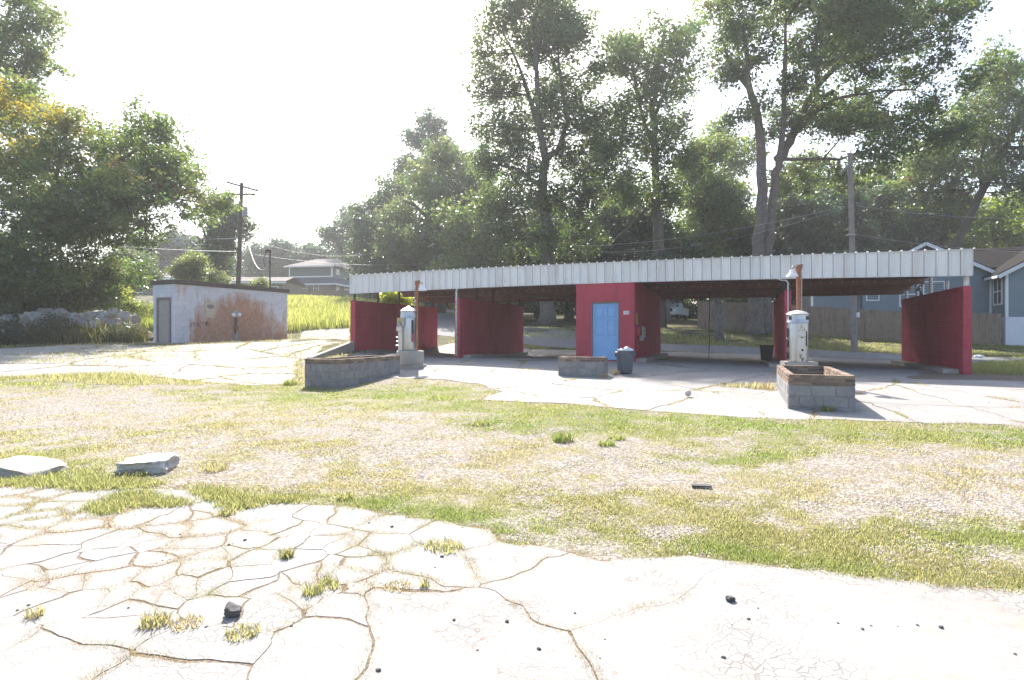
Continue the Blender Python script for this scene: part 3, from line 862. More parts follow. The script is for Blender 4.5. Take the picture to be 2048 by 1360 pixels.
cb = MB(); cb.box(ob + .001, .48, 1.55, ob + .12, 1.02, 1.86); cb.build('red_switch_box', M['red'], wash, bevel=.008)
cb = MB(); cb.box(ob + .001, 1.04, 1.36, ob + .16, 1.72, 1.88); cbx = cb.build('coin_box', M['grey_box'], wash, bevel=.01)
for k in range(3):
    s_ = MB(); s_.box(ob + .1605, 1.12, 1.74 - k * .13, ob + .164, 1.62, 1.82 - k * .13); s_.build('label_plate', M['steel_pale'], cbx)
kb = MB(); kb.tube([(ob + .16, 1.38, 1.42), (ob + .2, 1.38, 1.42)], .035, 10); kb.build('selector_knob', M['black'], cbx)
pc = MB(); pc.tube([(ob + .03, .56, 1.55), (ob + .03, .56, gz(ob, .5))], .02, 8); pc.tube([(ob + .03, .9, 1.55), (ob + .03, .9, 1.0), (ob + .03, 1.1, .9), (ob + .03, 1.1, gz(ob, .5))], .016, 8)
pc.build('conduit', M['red'], wash, smooth=True)

# hanging hose in the third bay and bent boom in the first
hs = thing('wash_hose', 'thin dark hose hanging straight down in the bay right of the office', 'hose', (*UV(14.3, 5.6), 0), ROTF)
b = MB(); zt_ = dz(5.6); b.tube([(0, 0, zt_ - .02), (.01, 0, 2.6), (-.02, .02, 1.9), (.0, .0, 1.2), (-.03, .02, gz(14.3, 5.6) + .06), (-.1, .1, gz(14.3, 5.6) + .05)], .016, 6); b.build('hose', M['wire_dark'], hs)
b = MB(); b.tube([(-.06, 0, zt_ - .02), (.06, 0, zt_ - .02)], .03, 8); b.build('swivel', M['grey_box'], hs)
hs = thing('wash_hose', 'slanting dark hose hanging between the two left bay walls', 'hose', (*UV(4.0, 8.2), 0), ROTF)
b = MB(); g0 = gz(4.6, 8.0); b.tube([(-.7, 0, 3.2), (-.45, 0, 2.4), (-.1, 0, 1.7), (.35, 0, 1.2), (.75, 0, g0 + .05)], .018, 6); b.build('hose', M['wire_dark'], hs)
b = MB(); b.tube([(-.7, 0, 3.2), (-1.8, -.4, 3.24), (-3.2, -.8, 3.22)], .02, 6); b.build('boom', M['post'], hs)
b = MB(); b.tube([(-3.2, -.8, 3.3), (-3.1, -.78, 3.0)], [.05, .03], 8); b.build('pivot', M['red'], hs)
# black bin by the third wall
x_, y_ = UV(16.45, 2.6); z_ = h(x_, y_)
bb = thing('waste_bin', 'small black square bin at the foot of the third bay wall', 'bin', (x_, y_, z_ + .14), ROTF)
b = MB(); b.add([(-.19, -.19, 0), (.19, -.19, 0), (.19, .19, 0), (-.19, .19, 0), (-.23, -.23, .52), (.23, -.23, .52), (.23, .23, .52), (-.23, .23, .52)], [(0, 3, 2, 1), (0, 1, 5, 4), (1, 2, 6, 5), (2, 3, 7, 6), (3, 0, 4, 7), (4, 5, 6, 7)])
b.build('bin_body', M['black'], bb, bevel=.012)
b = MB(); b.box(-.245, -.245, .525, .245, .245, .56); b.build('bin_rim', M['black'], bb, bevel=.01)

# ------------------------------------------------------------------ white block pump house
WA = Vector(P(350, 686, 28.3)); WB = Vector(P(574.5, 680, 34.6))
dl = Vector((WB.x - WA.x, WB.y - WA.y)); WL = dl.length; angw = math.atan2(dl.y, dl.x)
gw = 1.17
m, t, out = newmat('stained_white_block'); p = pos(t)
cmb = t.nodes.new("ShaderNodeVectorMath"); cmb.operation = 'SUBTRACT'; cmb.inputs[1].default_value = (WA.x, WA.y, gw); t.links.new(p, cmb.inputs[0])
vr = t.nodes.new("ShaderNodeVectorRotate"); vr.rotation_type = 'Z_AXIS'; vr.inputs['Angle'].default_value = -angw; t.links.new(cmb.outputs[0], vr.inputs['Vector'])
sp = t.nodes.new("ShaderNodeSeparateXYZ"); t.links.new(vr.outputs[0], sp.inputs[0])
X, Zc = sp.outputs[0], sp.outputs[2]
n1 = noise_(t, p, 1.1, 6, .65); n2 = noise_(t, p, 7, 5, .65); n3 = noise_(t, vscale(t, p, (2.2, 2.2, .35)), 1.6, 5, .6); f = noise_(t, p, 70, 3, .6)
white = ramp(t, n2, [(.3, (.54, .55, .60)), (.7, (.66, .66, .68))])
# rust-clay splash: broad over the long wall, heaviest low down and in the middle
ex = math_(t, 'DIVIDE', math_(t, 'SUBTRACT', X, 3.6), 2.3)
ez = math_(t, 'DIVIDE', math_(t, 'SUBTRACT', Zc, .8), 1.35)
r2 = math_(t, 'ADD', math_(t, 'MULTIPLY', ex, ex), math_(t, 'MULTIPLY', ez, ez))
blob = math_(t, 'SUBTRACT', 1.5, r2)
low = math_(t, 'MULTIPLY', math_(t, 'SUBTRACT', 1.0, math_(t, 'MULTIPLY', Zc, .75)), math_(t, 'GREATER_THAN', X, .75))
stn = math_(t, 'ADD', math_(t, 'MAXIMUM', math_(t, 'MULTIPLY', blob, .75), math_(t, 'MULTIPLY', low, .75)), math_(t, 'MULTIPLY', math_(t, 'SUBTRACT', n1, .5), 1.5))
stn = math_(t, 'ADD', stn, math_(t, 'MULTIPLY', math_(t, 'SUBTRACT', n3, .55), 1.6))
stn = math_(t, 'MULTIPLY', math_(t, 'ADD', stn, math_(t, 'MULTIPLY', math_(t, 'GREATER_THAN', X, 1.0), .22)), math_(t, 'GREATER_THAN', X, .02))
sc_ = ramp(t, n2, [(.3, (.38, .19, .11)), (.7, (.52, .31, .20))])
c = mixc(t, ramp(t, stn, [(-.25, (0, 0, 0)), (.2, (.45,) * 3), (.8, (.95,) * 3)]), white, sc_)
dk_ = math_(t, 'MULTIPLY', ramp(t, n3, [(.60, (0, 0, 0)), (.75, (1, 1, 1))]), .35)
c = mixc(t, dk_, c, (.26, .22, .17))
oi = t.nodes.new("ShaderNodeObjectInfo")
c = mixc(t, 1.0, c, ramp(t, oi.outputs['Random'], [(0, (.90,) * 3), (1, (1.0,) * 3)]), 'MULTIPLY')
bsdf(t, out, c, .85, 0, .25, f, .4, .006)
M['white_block'] = m
ph = thing('pump_house', 'small flat roofed white block building with orange clay stains and beige door', 'building', (WA.x, WA.y, gw), angw)
HW = 2.8; WD = 1.6
mc = MB(); zb0 = -.3
mc.box(.02, .02, zb0, WL - .02, .18, HW - .01); mc.box(.02, WD - .18, zb0, WL - .02, WD - .02, HW - .01); mc.box(WL - .18, .18, zb0, WL - .02, WD - .18, HW - .01)
D0, D1, DH = .30, 1.30, 2.12
mc.box(.02, .18, zb0, .18, D0, HW - .01); mc.box(.02, D1, zb0, .18, WD - .18, HW - .01); mc.box(.02, D0, DH + .05, .18, D1, HW - .01)
wl = mc.build('wall', M['white_block'], ph)
courses(wl, 'block', (0, .1), (WL, .1), -.2, HW - .02, .4, .2, .2, M['white_block'], .006)
courses(wl, 'block', (.1, WD), (.1, .205), -.2, HW - .02, .4, .2, .2, M['white_block'], .006, skip=lambda a, b, z_: z_ < DH - .02 and not (WD - b > D1 - .01 or WD - a < D0 + .01))
tmb = joined_courses((WL - .1, .205), (WL - .1, WD), -.2, HW - .02, .4, .2, .2, .009); joined_courses((WL - .205, WD - .1), (.205, WD - .1), -.2, HW - .02, .4, .2, .2, .009, tmb)
tag(tmb.build('rear_blocks', M['white_block'], ph), kind='stuff')
rf = MB(); rf.box(-.06, -.06, HW, WL + .06, WD + .06, HW + .10); rf.box(-.09, -.09, HW + .02, WL + .09, -.06, HW + .2); rf.box(-.09, -.06, HW + .02, -.06, WD + .06, HW + .2); rf.box(WL + .06, -.06, HW + .02, WL + .09, WD + .06, HW + .18); rf.box(-.09, WD + .06, HW + .02, WL + .09, WD + .09, HW + .19)
rf.build('roof_edge', M['wood_dark'], ph)
fr = MB(); fr.box(-.03, D0, zb0, .12, D0 + .09, DH + .05); fr.box(-.03, D1 - .09, zb0, .12, D1, DH + .05); fr.box(-.03, D0 + .09, DH - .06, .12, D1 - .09, DH + .05)
fr.build('door_frame', M['door_frame'], ph)
dm = MB(); y0_, y1_ = D0 + .095, D1 - .095; npl = 9
dm.box(.03, y0_, -.06, .06, y1_, DH - .065)
for k in range(npl):
    a = y0_ + (y1_ - y0_) * k / npl
    dm.box(.018, a + .008, -.05, .03, a + (y1_ - y0_) / npl - .008, DH - .075)
pdoor = dm.build('door', M['door_beige'], ph)
hb = MB(); hb.tube([(.018, y1_ - .08, .95), (-.05, y1_ - .08, .95)], .03, 10); hb.build('handle', M['grey_box'], pdoor)
# pump fittings on the long wall
vx = (3.35)
vm = MB(); vm.tube([(vx, -.02, 1.48), (vx, -.10, 1.48)], .2, 16); vm.build('meter_head', M['grey_box'], ph, auto=True)
vm = MB(); vm.tube([(vx - .17, -.06, 1.43), (vx - .17, -.14, 1.43)], .1, 12); vm.tube([(vx + .2, -.06, 1.45), (vx + .2, -.14, 1.45)], .1, 12); vm.build('meter_dial', M['sign_white'], ph, auto=True)
vm = MB(); vm.tube([(vx, -.07, 1.32), (vx - .03, -.09, 1.0), (vx - .05, -.08, .7), (vx - .04, -.1, .45)], .035, 8); vm.tube([(vx + .08, -.07, 1.3), (vx + .02, -.1, .9), (vx + .13, -.1, .75), (vx - .06, -.1, .55)], .02, 8); vm.build('pipe', M['post_dark'], ph, smooth=True)
vm = MB(); vm.box(vx - .06, -.09, -.1, vx + .17, -.005, .52); vm.build('conduit_cover', M['grey_box'], ph, bevel=.01)
vm = MB(); vm.box(1.62, -.014, 1.25, 2.18, -.001, 2.0); vm.build('faded_notice', worn('faded_paper', (.50, .44, .34), (.58, .50, .38), 6, .9, stain=(.36, .26, .16)), ph)
vm = MB()
for k in range(20):
    a = 2 * math.pi * k / 20; vm.v.append((1.9 + .215 * math.cos(a), -.018, 1.80 + .11 * math.sin(a)))
vm.f.append(tuple(range(20))); vm.build('notice_emblem', worn('faded_emblem', (.22, .18, .18), (.3, .25, .24), 8, .9), ph)
vm = MB(); vm.box(1.8, -.019, 1.3, 2.02, -.0155, 1.6); vm.build('notice_panel', worn('faded_panel', (.48, .43, .32), (.55, .48, .36), 8, .9), ph)
vm = MB(); vm.box(2.08, -.019, 1.33, 2.14, -.0155, 1.40); vm.build('notice_mark', M['rust'], ph)
sg = MB(); rr = random.Random(4)
xx = .78
for k in range(11):
    zc = .86 + rr.uniform(-.03, .05) + (.1 if k > 5 else 0); pts = []
    for q in range(4): pts.append((xx + rr.uniform(-.05, .09), -.006, zc + rr.uniform(-.1, .12)))
    sg.tube(pts, .009, 5); xx += .1
sg.build('spray_scribble', M['black'], ph)
sl = MB(); sl.prism([(-.5, -.2), (-.5, -1.0), (1.4, -1.5), (WL + .2, -1.25), (WL + .2, -.02), (-.05, -.02), (-.05, WD * .8), (-.9, WD * .8)], -.5, .02)
sl.build('plinth', M['concrete'], ph)
# service mast on the roof with a loop of cable
ms = thing('service_mast', 'thin dark electrical mast rising from the white block building roof', 'mast', (*P(540, 575, 34.0).xy, 0))
zt_ = P(540, 505, 34).z
b = MB(); b.tube([(0, 0, gw + 2.3), (0, 0, zt_)], .045, 8); b.build('pipe', M['post_dark'], ms)
b = MB(); b.tube([(0, 0, zt_), (0, -.0, zt_ + .1), (-.12, -.05, zt_ + .13), (-.22, -.05, zt_ + .0)], [.075, .09, .08, .05], 10); b.build('weather_head', M['post_dark'], ms, smooth=True)
b = MB(); b.tube([(-.2, -.05, zt_), (-.35, -.06, zt_ - .4), (-.25, -.05, zt_ - .85), (0, -.05, zt_ - .78)], .018, 6); b.build('cable_loop', M['wire_dark'], ms, smooth=True)

# ------------------------------------------------------------------ planters of block and brick
def planter(label, A, ang, wd, ln, z0, z1, nbrick, tan=0.0, seed=1, tanb=None):
    """front-left corner A, width along ang, length away"""
    rnd = random.Random(seed)
    pt = thing('brick_planter', label, 'planter', (A[0], A[1], z0), ang, 'block and brick planters')
    top = z1 - z0; zb_ = top - nbrick * .0677; ncr = int(round((zb_ + .12) / .2)); z_s = zb_ - ncr * .2
    th = .12
    core = MB(); g = .014
    for x0, y0, x1, y1 in ((g, g, wd - g, th - g), (g, ln - th + g, wd - g, ln - g), (g, th - g, th - g, ln - th + g), (wd - th + g, th - g, wd - g, ln - th + g)):
        core.box(x0, y0, z_s - .2, x1, y1, top - .012)
    wl = core.build('wall', M['mortar'], pt)
    h2 = th / 2
    segs = [((0, h2), (wd, h2), 0), ((wd - h2, th), (wd - h2, ln), 1), ((wd - th, ln - h2), (0, ln - h2), 0), ((h2, ln - th), (h2, th), 1)]
    for a, b, hf in segs:
        courses(wl, 'block', a, b, z_s, zb_, .4, th, .2, M['block'], .012, rnd=rnd, mats=(M['brick_tan'], tan) if tan else None, half_first=hf)
        courses(wl, 'brick', a, b, zb_, top, .21, th, .0677, M['brick'], .010, rnd=rnd, mats=(M['brick_tan'], .3), half_first=hf)
    sl_ = MB(); n = 6
    for i in range(n):
        for j in range(n):
            x0, x1 = th + (wd - 2 * th) * i / n, th + (wd - 2 * th) * (i + 1) / n; y0, y1 = th + (ln - 2 * th) * j / n, th + (ln - 2 * th) * (j + 1) / n
            hgt_ = lambda x, y: top - .30 + .08 * (mnoise.noise((x * 2, y * 2, seed)))
            sl_.add([(x0, y0, hgt_(x0, y0)), (x1, y0, hgt_(x1, y0)), (x1, y1, hgt_(x1, y1)), (x0, y1, hgt_(x0, y1))], [(0, 1, 2, 3)])
    sl_.build('soil', M['soil'], pt)
    return pt
pr_a = P(1576, 748, 11.3)
pr = planter('waist high brick topped block planter nearest the right, with its shadow on the slab', pr_a, R(-20.7), 1.12, 3.7, .19, .845, 3, 0, 3)
pl_c = P(675, 719, 15.3)
# long left planter: near corner is its front-right
an = math.atan2(-.37, .93)
A = (pl_c.x - 1.05 * math.cos(an), pl_c.y - 1.05 * math.sin(an))
pl_ = planter('longest planter of grey block with a worn brick rim, left of the wash bays', A, an, 1.05, 2.95, .2, .955, 2, 0.06, 6)
ps_a = P(1116, 713, 17.6)
ps = planter('low planter of grey block with brick rim in front of the blue door', ps_a, R(-20.7), 1.35, .62, .37, .935, 2, 0, 9)

# ------------------------------------------------------------------ vacuum canisters and lamp posts
def vacuum(label, px, basey, Y, side, seed):
    c = P(px, basey, Y); s = F / Y
    gz_ = h(c.x, c.y)
    bs = thing('vacuum_plinth', 'round grey concrete plinth under the %s vacuum canister' % side, 'plinth', (c.x, c.y, gz_), -.25)
    tz = c.z - gz_
    b = MB(); b.prism([(-.36, -.36), (.46, -.36), (.46, .42), (-.36, .42)], -.2, .12); b.build('footing', M['concrete_plain'], bs, bevel=.015)
    b = MB()
    if side == 'left': b.lathe([(.42, .124), (.44, .2), (.44, tz - .03), (.41, tz)], 28, .06, 0)
    else: b.prism([(-.36, -.3), (.42, -.3), (.42, .36), (-.36, .36)], .124, tz)
    b.build('drum', M['concrete_plain'], bs, auto=True)
    v = thing('vacuum_canister', label, 'vacuum', (c.x, c.y, c.z + .002), -.25)
    r = .25; H_ = 1.27 if side == 'right' else 1.33
    b = MB(); b.lathe([(r - .005, 0), (r, .02), (r, H_ - .30), (r - .004, H_ - .285)], 36); b.build('tank', M['chrome'], v, auto=True)
    b = MB(); b.lathe([(r + .004, H_ - .284), (r + .018, H_ - .275), (r + .018, H_ - .26), (r + .01, H_ - .25), (r + .01, H_ - .08), (r + .02, H_ - .07), (r + .02, H_ - .05)], 36); b.build('collar', M['chrome'], v, auto=True)
    b = MB(); b.lathe([(r + .02, H_ - .049), (r * .8, H_ - .0), (r * .45, H_ + .03), (.03, H_ + .045), (.0001, H_ + .046)] if side == 'right' else [(r + .02, H_ - .049), (r * .7, H_ + .03), (r * .3, H_ + .07), (.03, H_ + .10), (.0001, H_ + .105)], 36); b.build('dome_lid', M['steel_pale'] if side == 'right' else M['chrome'], v, auto=True)
    if side == 'right':
        for a in (-2.45, -.75, -.5):
            b = MB(); b.box(-.035, -.006, H_ - .2, .035, .006, H_ - .11); b.build('vent', M['dark'], v, loc=((r + .012) * math.cos(a), (r + .012) * math.sin(a), 0), rot=(0, 0, a + math.pi / 2))
    if side == 'right':
        b = MB(); b.box(-.06, -r - .03, .0, .13, -r + .02, H_ - .30); pl = b.build('front_plate', M['steel_pale'], v, bevel=.006)
        b = MB(); b.box(-.065, -r - .055, H_ - .62, .135, -r - .031, H_ - .32); bx = b.build('coin_box', M['steel_pale'], v, bevel=.006)
        b = MB(); b.box(-.05, -r - .058, H_ - .47, .12, -r - .0555, H_ - .462); b.box(.02, -r - .06, H_ - .42, .05, -r - .0555, H_ - .40); b.box(.015, -r - .06, H_ - .37, .035, -r - .0555, H_ - .345); b.box(.09, -r - .06, H_ - .455, .11, -r - .0555, H_ - .435); b.build('coin_slot', M['dark'], bx)
        b = MB(); b.box(.02, -r - .034, H_ - .665, .085, -r - .0305, H_ - .64); b.tube([(.06, -r - .02, .30), (.06, -r - .034, .30)], .03, 12); b.build('keyhole', M['dark'], pl)
        b = MB(); b.tube([(-.01, -r - .045, .20), (.04, -r - .05, .15), (.0, -r - .05, .12), (.07, -r - .05, .06), (.09, -r - .045, .11), (.05, -r - .05, .02)], .009, 6); b.build('torn_cable', M['black'], pl, smooth=True)
        b = MB(); b.box(.155, -r + .03, .4, .18, -r + .05, .78); b.box(-r - .012, -.10, .62, -r + .01, .02, .86); b.box(-r - .012, -.1, .36, -r + .01, .02, .56); b.box(-r - .012, -.1, .06, -r + .01, .02, .24); b.build('hose_bracket', M['black'], v)
        b = MB(); b.tube([(-r - .03, -.06, .59), (-r + .02, -.06, .59)], .022, 8); b.build('hook', M['chrome'], v)
    else:
        b = MB(); b.box(-.26, -r - .06, .78, -.01, -r + .10, 1.05); bx = b.build('coin_box', M['grey_box'], v, bevel=.008)
        b = MB(); b.box(-.23, -r - .063, .95, -.10, -r - .0605, 1.02); b.build('notice', M['yellow'], bx)
        b = MB(); b.box(-.19, -r - .064, .90, -.12, -r - .0605, .93); b.box(-.16, -r - .064, .83, -.09, -r - .0605, .87); b.build('coin_slot', M['dark'], bx)
        b = MB(); b.box(-.27, -r - .09, .62, -.09, -r + .03, .77); b.build('cash_box', M['steel_pale'], v, bevel=.008)
        b = MB(); b.box(-.23, -r - .05, .0, -.09, -r + .06, .615); b.build('front_plate', M['steel_pale'], v, bevel=.006)
        b = MB()
        for zz_ in (.42, .30, .16): b.tube([(-.24, -r - .02, zz_), (-.30, -r - .03, zz_)], .018, 8)
        b.build('hook', M['chrome'], v)
        b = MB(); b.box(.19, -.18, .32, .225, -.10, .98); b.build('hose_bracket', M['black'], v); b = MB(); b.box(.2, -.186, .28, .23, -.11, .55); b.build('hose_sleeve', M['red'], v)
    return c
cL = vacuum('upright steel vacuum canister with a coin box on its front, left by the long planter', 817, 701, 19.4, 'left', 1)
cR = vacuum('upright steel vacuum canister with torn front plate, behind the right planter', 1595, 723, 15.45, 'right', 2)
def lamp(label, px, Y, topy, sgn):
    c = P(px, topy, Y); g_ = h(c.x, c.y)
    lp = thing('lamp_post', label, 'lamp post', (c.x, c.y, g_), 0)
    H_ = c.z - g_
    b = MB(); b.bar((0, 0, -.1), (0, 0, H_ - .02), .09, .08); b.build('post', M['rust'], lp, bevel=.008)
    b = MB(); b.add([(-.06, -.05, H_ - .16), (.06, -.05, H_ - .16), (.06, .05, H_ - .16), (-.06, .05, H_ - .16), (-.06, -.05, H_), (.10, -.05, H_ + .02), (.10, .05, H_ + .02), (-.06, .05, H_)], [(0, 3, 2, 1), (4, 5, 6, 7), (0, 1, 5, 4), (1, 2, 6, 5), (2, 3, 7, 6), (3, 0, 4, 7)]); b.build('top_bracket', M['rust'], lp)
    b = MB(); b.tube([(sgn * .06, 0, H_ - .06), (sgn * .16, -.02, H_ - .04), (sgn * .18, -.03, H_ - .12)], .025, 8); b.build('arm', M['grey_box'], lp, smooth=True)
    b = MB(); q = [(.05, H_ - .12), (.07, H_ - .2), (.13, H_ - .26), (.155, H_ - .32), (.15, H_ - .322), (.12, H_ - .265), (.06, H_ - .21)]
    b.lathe(q, 20, sgn * .18, -.03); b.build('lamp_shade', M['lamp_white'], lp, auto=True)
    b = MB(); b.lathe([(.001, H_ - .34), (.035, H_ - .33), (.05, H_ - .28), (.03, H_ - .22)], 14, sgn * .18, -.03); b.build('bulb', M['sign_white'], lp, smooth=True)
    b = MB(); b.tube([(-sgn * .07, -.03, 0), (-sgn * .07, -.03, H_ - .2)], .012, 6); b.build('conduit', M['grey_box'], lp)
lamp('rusty square lamp post with bent head beside the left vacuum', 834, 19.9, 562, 1)
lamp('rusty square lamp post with white shade behind the right vacuum', 1597, 15.95, 530, -1)

# ------------------------------------------------------------------ trash can
c = G(1250, 748)
tc = thing('trash_can', 'dark grey round trash can with lugs, overfull, by the blue door', 'trash can', (c.x, c.y, c.z + .035), .3)
TH = .66
b = MB(); b.lathe([(.20, 0), (.21, .015), (.245, TH - .12), (.258, TH - .12), (.258, TH - .10), (.248, TH - .09), (.258, TH - .05), (.272, TH - .04), (.272, TH), (.258, TH), (.245, TH - .1), (.205, .06)], 30); b.build('can_body', M['can'], tc, auto=True)
b = MB()
for k in range(10):
    a = 2 * math.pi * k / 10; p0 = Vector((.208 * math.cos(a), .208 * math.sin(a), .04)); p1 = Vector((.246 * math.cos(a), .246 * math.sin(a), TH - .16)); b.bar(p0, p1, .02, .016)
b.build('rib', M['can'], tc)
for sg_ in (-1, 1):
    b = MB(); b.add([(sg_ * .258, -.08, TH - .02), (sg_ * .315, -.08, TH - .05), (sg_ * .295, -.08, TH - .18), (sg_ * .25, -.08, TH - .15), (sg_ * .258, .08, TH - .02), (sg_ * .315, .08, TH - .05), (sg_ * .295, .08, TH - .18), (sg_ * .25, .08, TH - .15)], [(0, 1, 2, 3), (7, 6, 5, 4), (0, 4, 5, 1), (1, 5, 6, 2), (2, 6, 7, 3), (3, 7, 4, 0)]); b.build('handle', M['can'], tc)
def lump_mesh(name, mat, rx, ry, rz, seed, sub=2, amp=.3, freq=1.6, flat=False):
    bm = bmesh.new(); bmesh.ops.create_icosphere(bm, subdivisions=sub, radius=1)
    o_ = Vector((seed * 3.1, seed * 1.7, seed * .9))
    for v in bm.verts:
        n_ = mnoise.noise(v.co * freq + o_) * amp + mnoise.noise(v.co * freq * 2.7 + o_) * amp * .45
        k = 1 + n_
        if flat:
            q = Vector((max(-.72, min(.72, v.co.x)), max(-.72, min(.72, v.co.y)), max(-.6, min(.6, v.co.z)))) * 1.3
            v.co = q * k
        else: v.co = v.co * k
        v.co.x *= rx; v.co.y *= ry; v.co.z *= rz
    me = bpy.data.meshes.new(name); bm.to_mesh(me); bm.free(); me.materials.append(mat)
    if sub >= 3:
        me.polygons.foreach_set('use_smooth', np.ones(len(me.polygons), bool)); me.set_sharp_from_angle(angle=R(32))
    return me
for lbl, dx, dy, dz_, s_ in (('crumpled pale plastic bag heaped highest in the trash can', .05, -.04, TH + .01, .125), ('small white plastic bag at the right edge of the trash can', .16, -.06, TH + .0, .085), ('greyish crumpled bag at the left of the heap in the trash can', -.13, -.05, TH - .01, .1)):
    tag(link('plastic_bag', lump_mesh('plastic_bag', M['bag'], s_, s_ * .9, s_ * .7, dx * 40 + 5, 3, .5, 2.2), None, (c.x + dx, c.y + dy, c.z + .035 + dz_)), lbl, 'bag')

# ------------------------------------------------------------------ rocks, rubble, pebbles, ball
g_ = G(285, 948)
tag(link('limestone_slab', lump_mesh('limestone_slab', M['rock'], .275, .2, .105, 14, 4, .24, 2.3, True), None, (g_.x, g_.y + .1, g_.z + .06), (R(4), R(-3), R(4))), 'long pale broken stone lying on the gravel behind the cracked pad', 'rock')
g_ = G(45, 955)
tag(link('concrete_chunk', lump_mesh('concrete_chunk', M['concrete_plain'], .36, .26, .075, 8, 4, .14, 1.3, True), None, (g_.x - .05, g_.y + .15, g_.z + .05), (R(3), R(6), R(-12))), 'flat tilted concrete chunk at the left end of the grassy pad edge', 'rock')
g_ = G(465, 1246)
tag(link('dark_stone', lump_mesh('dark_stone', M['rock_dark'], .042, .035, .036, 2, 3, .3, 1.5, True), None, (g_.x, g_.y, g_.z + .031), (R(10), R(20), 0)), 'fist sized dark stone on the cracked concrete at lower left', 'rock')
g_ = G(1460, 1210)
tag(link('dark_stone', lump_mesh('dark_stone', M['rock_dark'], .026, .02, .018, 5, 3, .3, 1.5, True), None, (g_.x, g_.y, g_.z + .016), (0, R(20), R(30))), 'small grey stone alone on the smooth concrete right of centre', 'rock')
g_ = G(1376, 795)
tag(link('ball', lump_mesh('ball', worn('dirty_ball', (.5, .38, .35), (.62, .55, .53), 14, .6), .07, .07, .07, 1, 3, .03, 2), None, (g_.x, g_.y, g_.z + .09)), 'dirty pinkish ball lying on the concrete apron', 'ball')
g_ = G(1957, 716)
tag(link('litter', lump_mesh('litter', M['bag'], .2, .14, .08, 12, 3, .5, 2.2), None, (g_.x, g_.y, g_.z + .06)), 'white scrap of litter on the verge by the road, far right', 'litter')
g_ = G(1403, 978)
tag(link('dark_board', MB().box(-.10, -.03, 0, .10, .03, .02).mesh('dark_board', M['rock_dark'], bevel=.004), None, (g_.x, g_.y, g_.z + .02), (R(8), 0, R(-10))), 'short dark scrap of board lying in the dry grass', 'board')
pebs = [lump_mesh('pebble', M['rock_dark'], .014, .011, .008, k + 20, 2, .3, 1.5) for k in range(4)]
rp = random.Random(8)
peb_px = [(270, 1031), (300, 1028), (333, 1031), (490, 1082), (458, 1091), (360, 1070), (325, 1122), (340, 1120), (355, 1125), (35, 1222), (57, 1212), (257, 1217), (380, 1247), (412, 1256), (583, 1253), (738, 1047), (784, 1055),
          (925, 1056), (884, 1115), (870, 1136), (908, 1242), (1014, 1245), (1150, 1228), (1210, 1280), (1200, 1318), (1078, 1300), (757, 1343), (955, 1302), (1497, 1240), (1464, 1251), (1725, 1260), (1742, 1253), (1795, 1254), (1676, 1248), (1835, 1252), (1882, 1257), (2030, 1310), (1447, 1317), (1516, 1218), (1934, 805), (1978, 806)]
for k, q in enumerate(GN(peb_px)):
    s_ = rp.uniform(.5, 1.4)
    tag(link('pebble', pebs[k % 4], None, (q[0], q[1], q[2] + .008 * s_ * .8), (0, 0, rp.uniform(0, 6)), (s_ * .8, s_ * .8, s_ * .8)), 'tiny dark pebble lying loose on the concrete', 'pebble', 'pebbles on the concrete')
# rubble heap left of the pump house
rub = [(70, 640, 34, 26, 'large grey concrete block at the left end of the rubble heap'), (150, 640, 22, 20, None), (180, 632, 26, 14, 'tilted slab of concrete on top of the rubble heap'), (120, 628, 20, 12, None), (205, 645, 18, 14, None), (168, 647, 12, 10, 'square pale block low in the middle of the rubble heap'),
       (145, 655, 12, 12, None), (190, 650, 16, 12, None), (225, 630, 22, 9, 'long flat slab along the top of the rubble near the white building'), (250, 632, 14, 13, None), (270, 638, 14, 15, 'rounded chunk at the right end of the rubble by the white building'), (235, 645, 18, 12, None), (205, 632, 14, 16, None),
       (90, 622, 18, 8, None), (45, 662, 22, 10, None), (60, 668, 16, 9, 'blue grey chunk low at the foot of the rubble heap'), (130, 668, 14, 9, None), (215, 662, 16, 6, None), (240, 660, 14, 7, None), (260, 652, 16, 8, None), (110, 650, 16, 12, None), (15, 640, 20, 14, None), (100, 638, 18, 12, None), (-30, 640, 26, 20, None), (-70, 645, 30, 24, 'biggest grey chunk beyond the left end of the rubble')]
for k, (px, py, rx, ry, lb) in enumerate(rub):
    Yr = 31.5 - (py - 640) * .04; q = P(px, py, Yr); s_ = Yr / F
    tag(link('rubble_chunk', lump_mesh('rubble_chunk', M['rubble'], rx * s_ * .62, rx * s_ * .5, ry * s_ * .75, k + 31, 3, .5, 1.9, True), None, q, (rp.uniform(-.45, .45), rp.uniform(-.45, .45), rp.uniform(0, 6))),
        lb or ('%s grey chunk %s of the rubble, %s' % ('big' if rx > 19 else 'middling' if rx > 15 else 'small', 'on the crest' if py < 634 else 'halfway up the face' if py < 655 else 'at the foot', 'at its far left' if px < -20 else 'near its left end' if px < 50 else 'left of the tilted slab' if px < 106 else 'just left of the tilted slab' if px < 140 else 'below the tilted slab' if px < 200 else 'left of the long flat slab' if px < 212 else 'under the long flat slab' if px < 238 else 'right of the long flat slab' if px < 254 else 'next to the white building')), 'rubble', 'rubble heap' if lb is None else None)
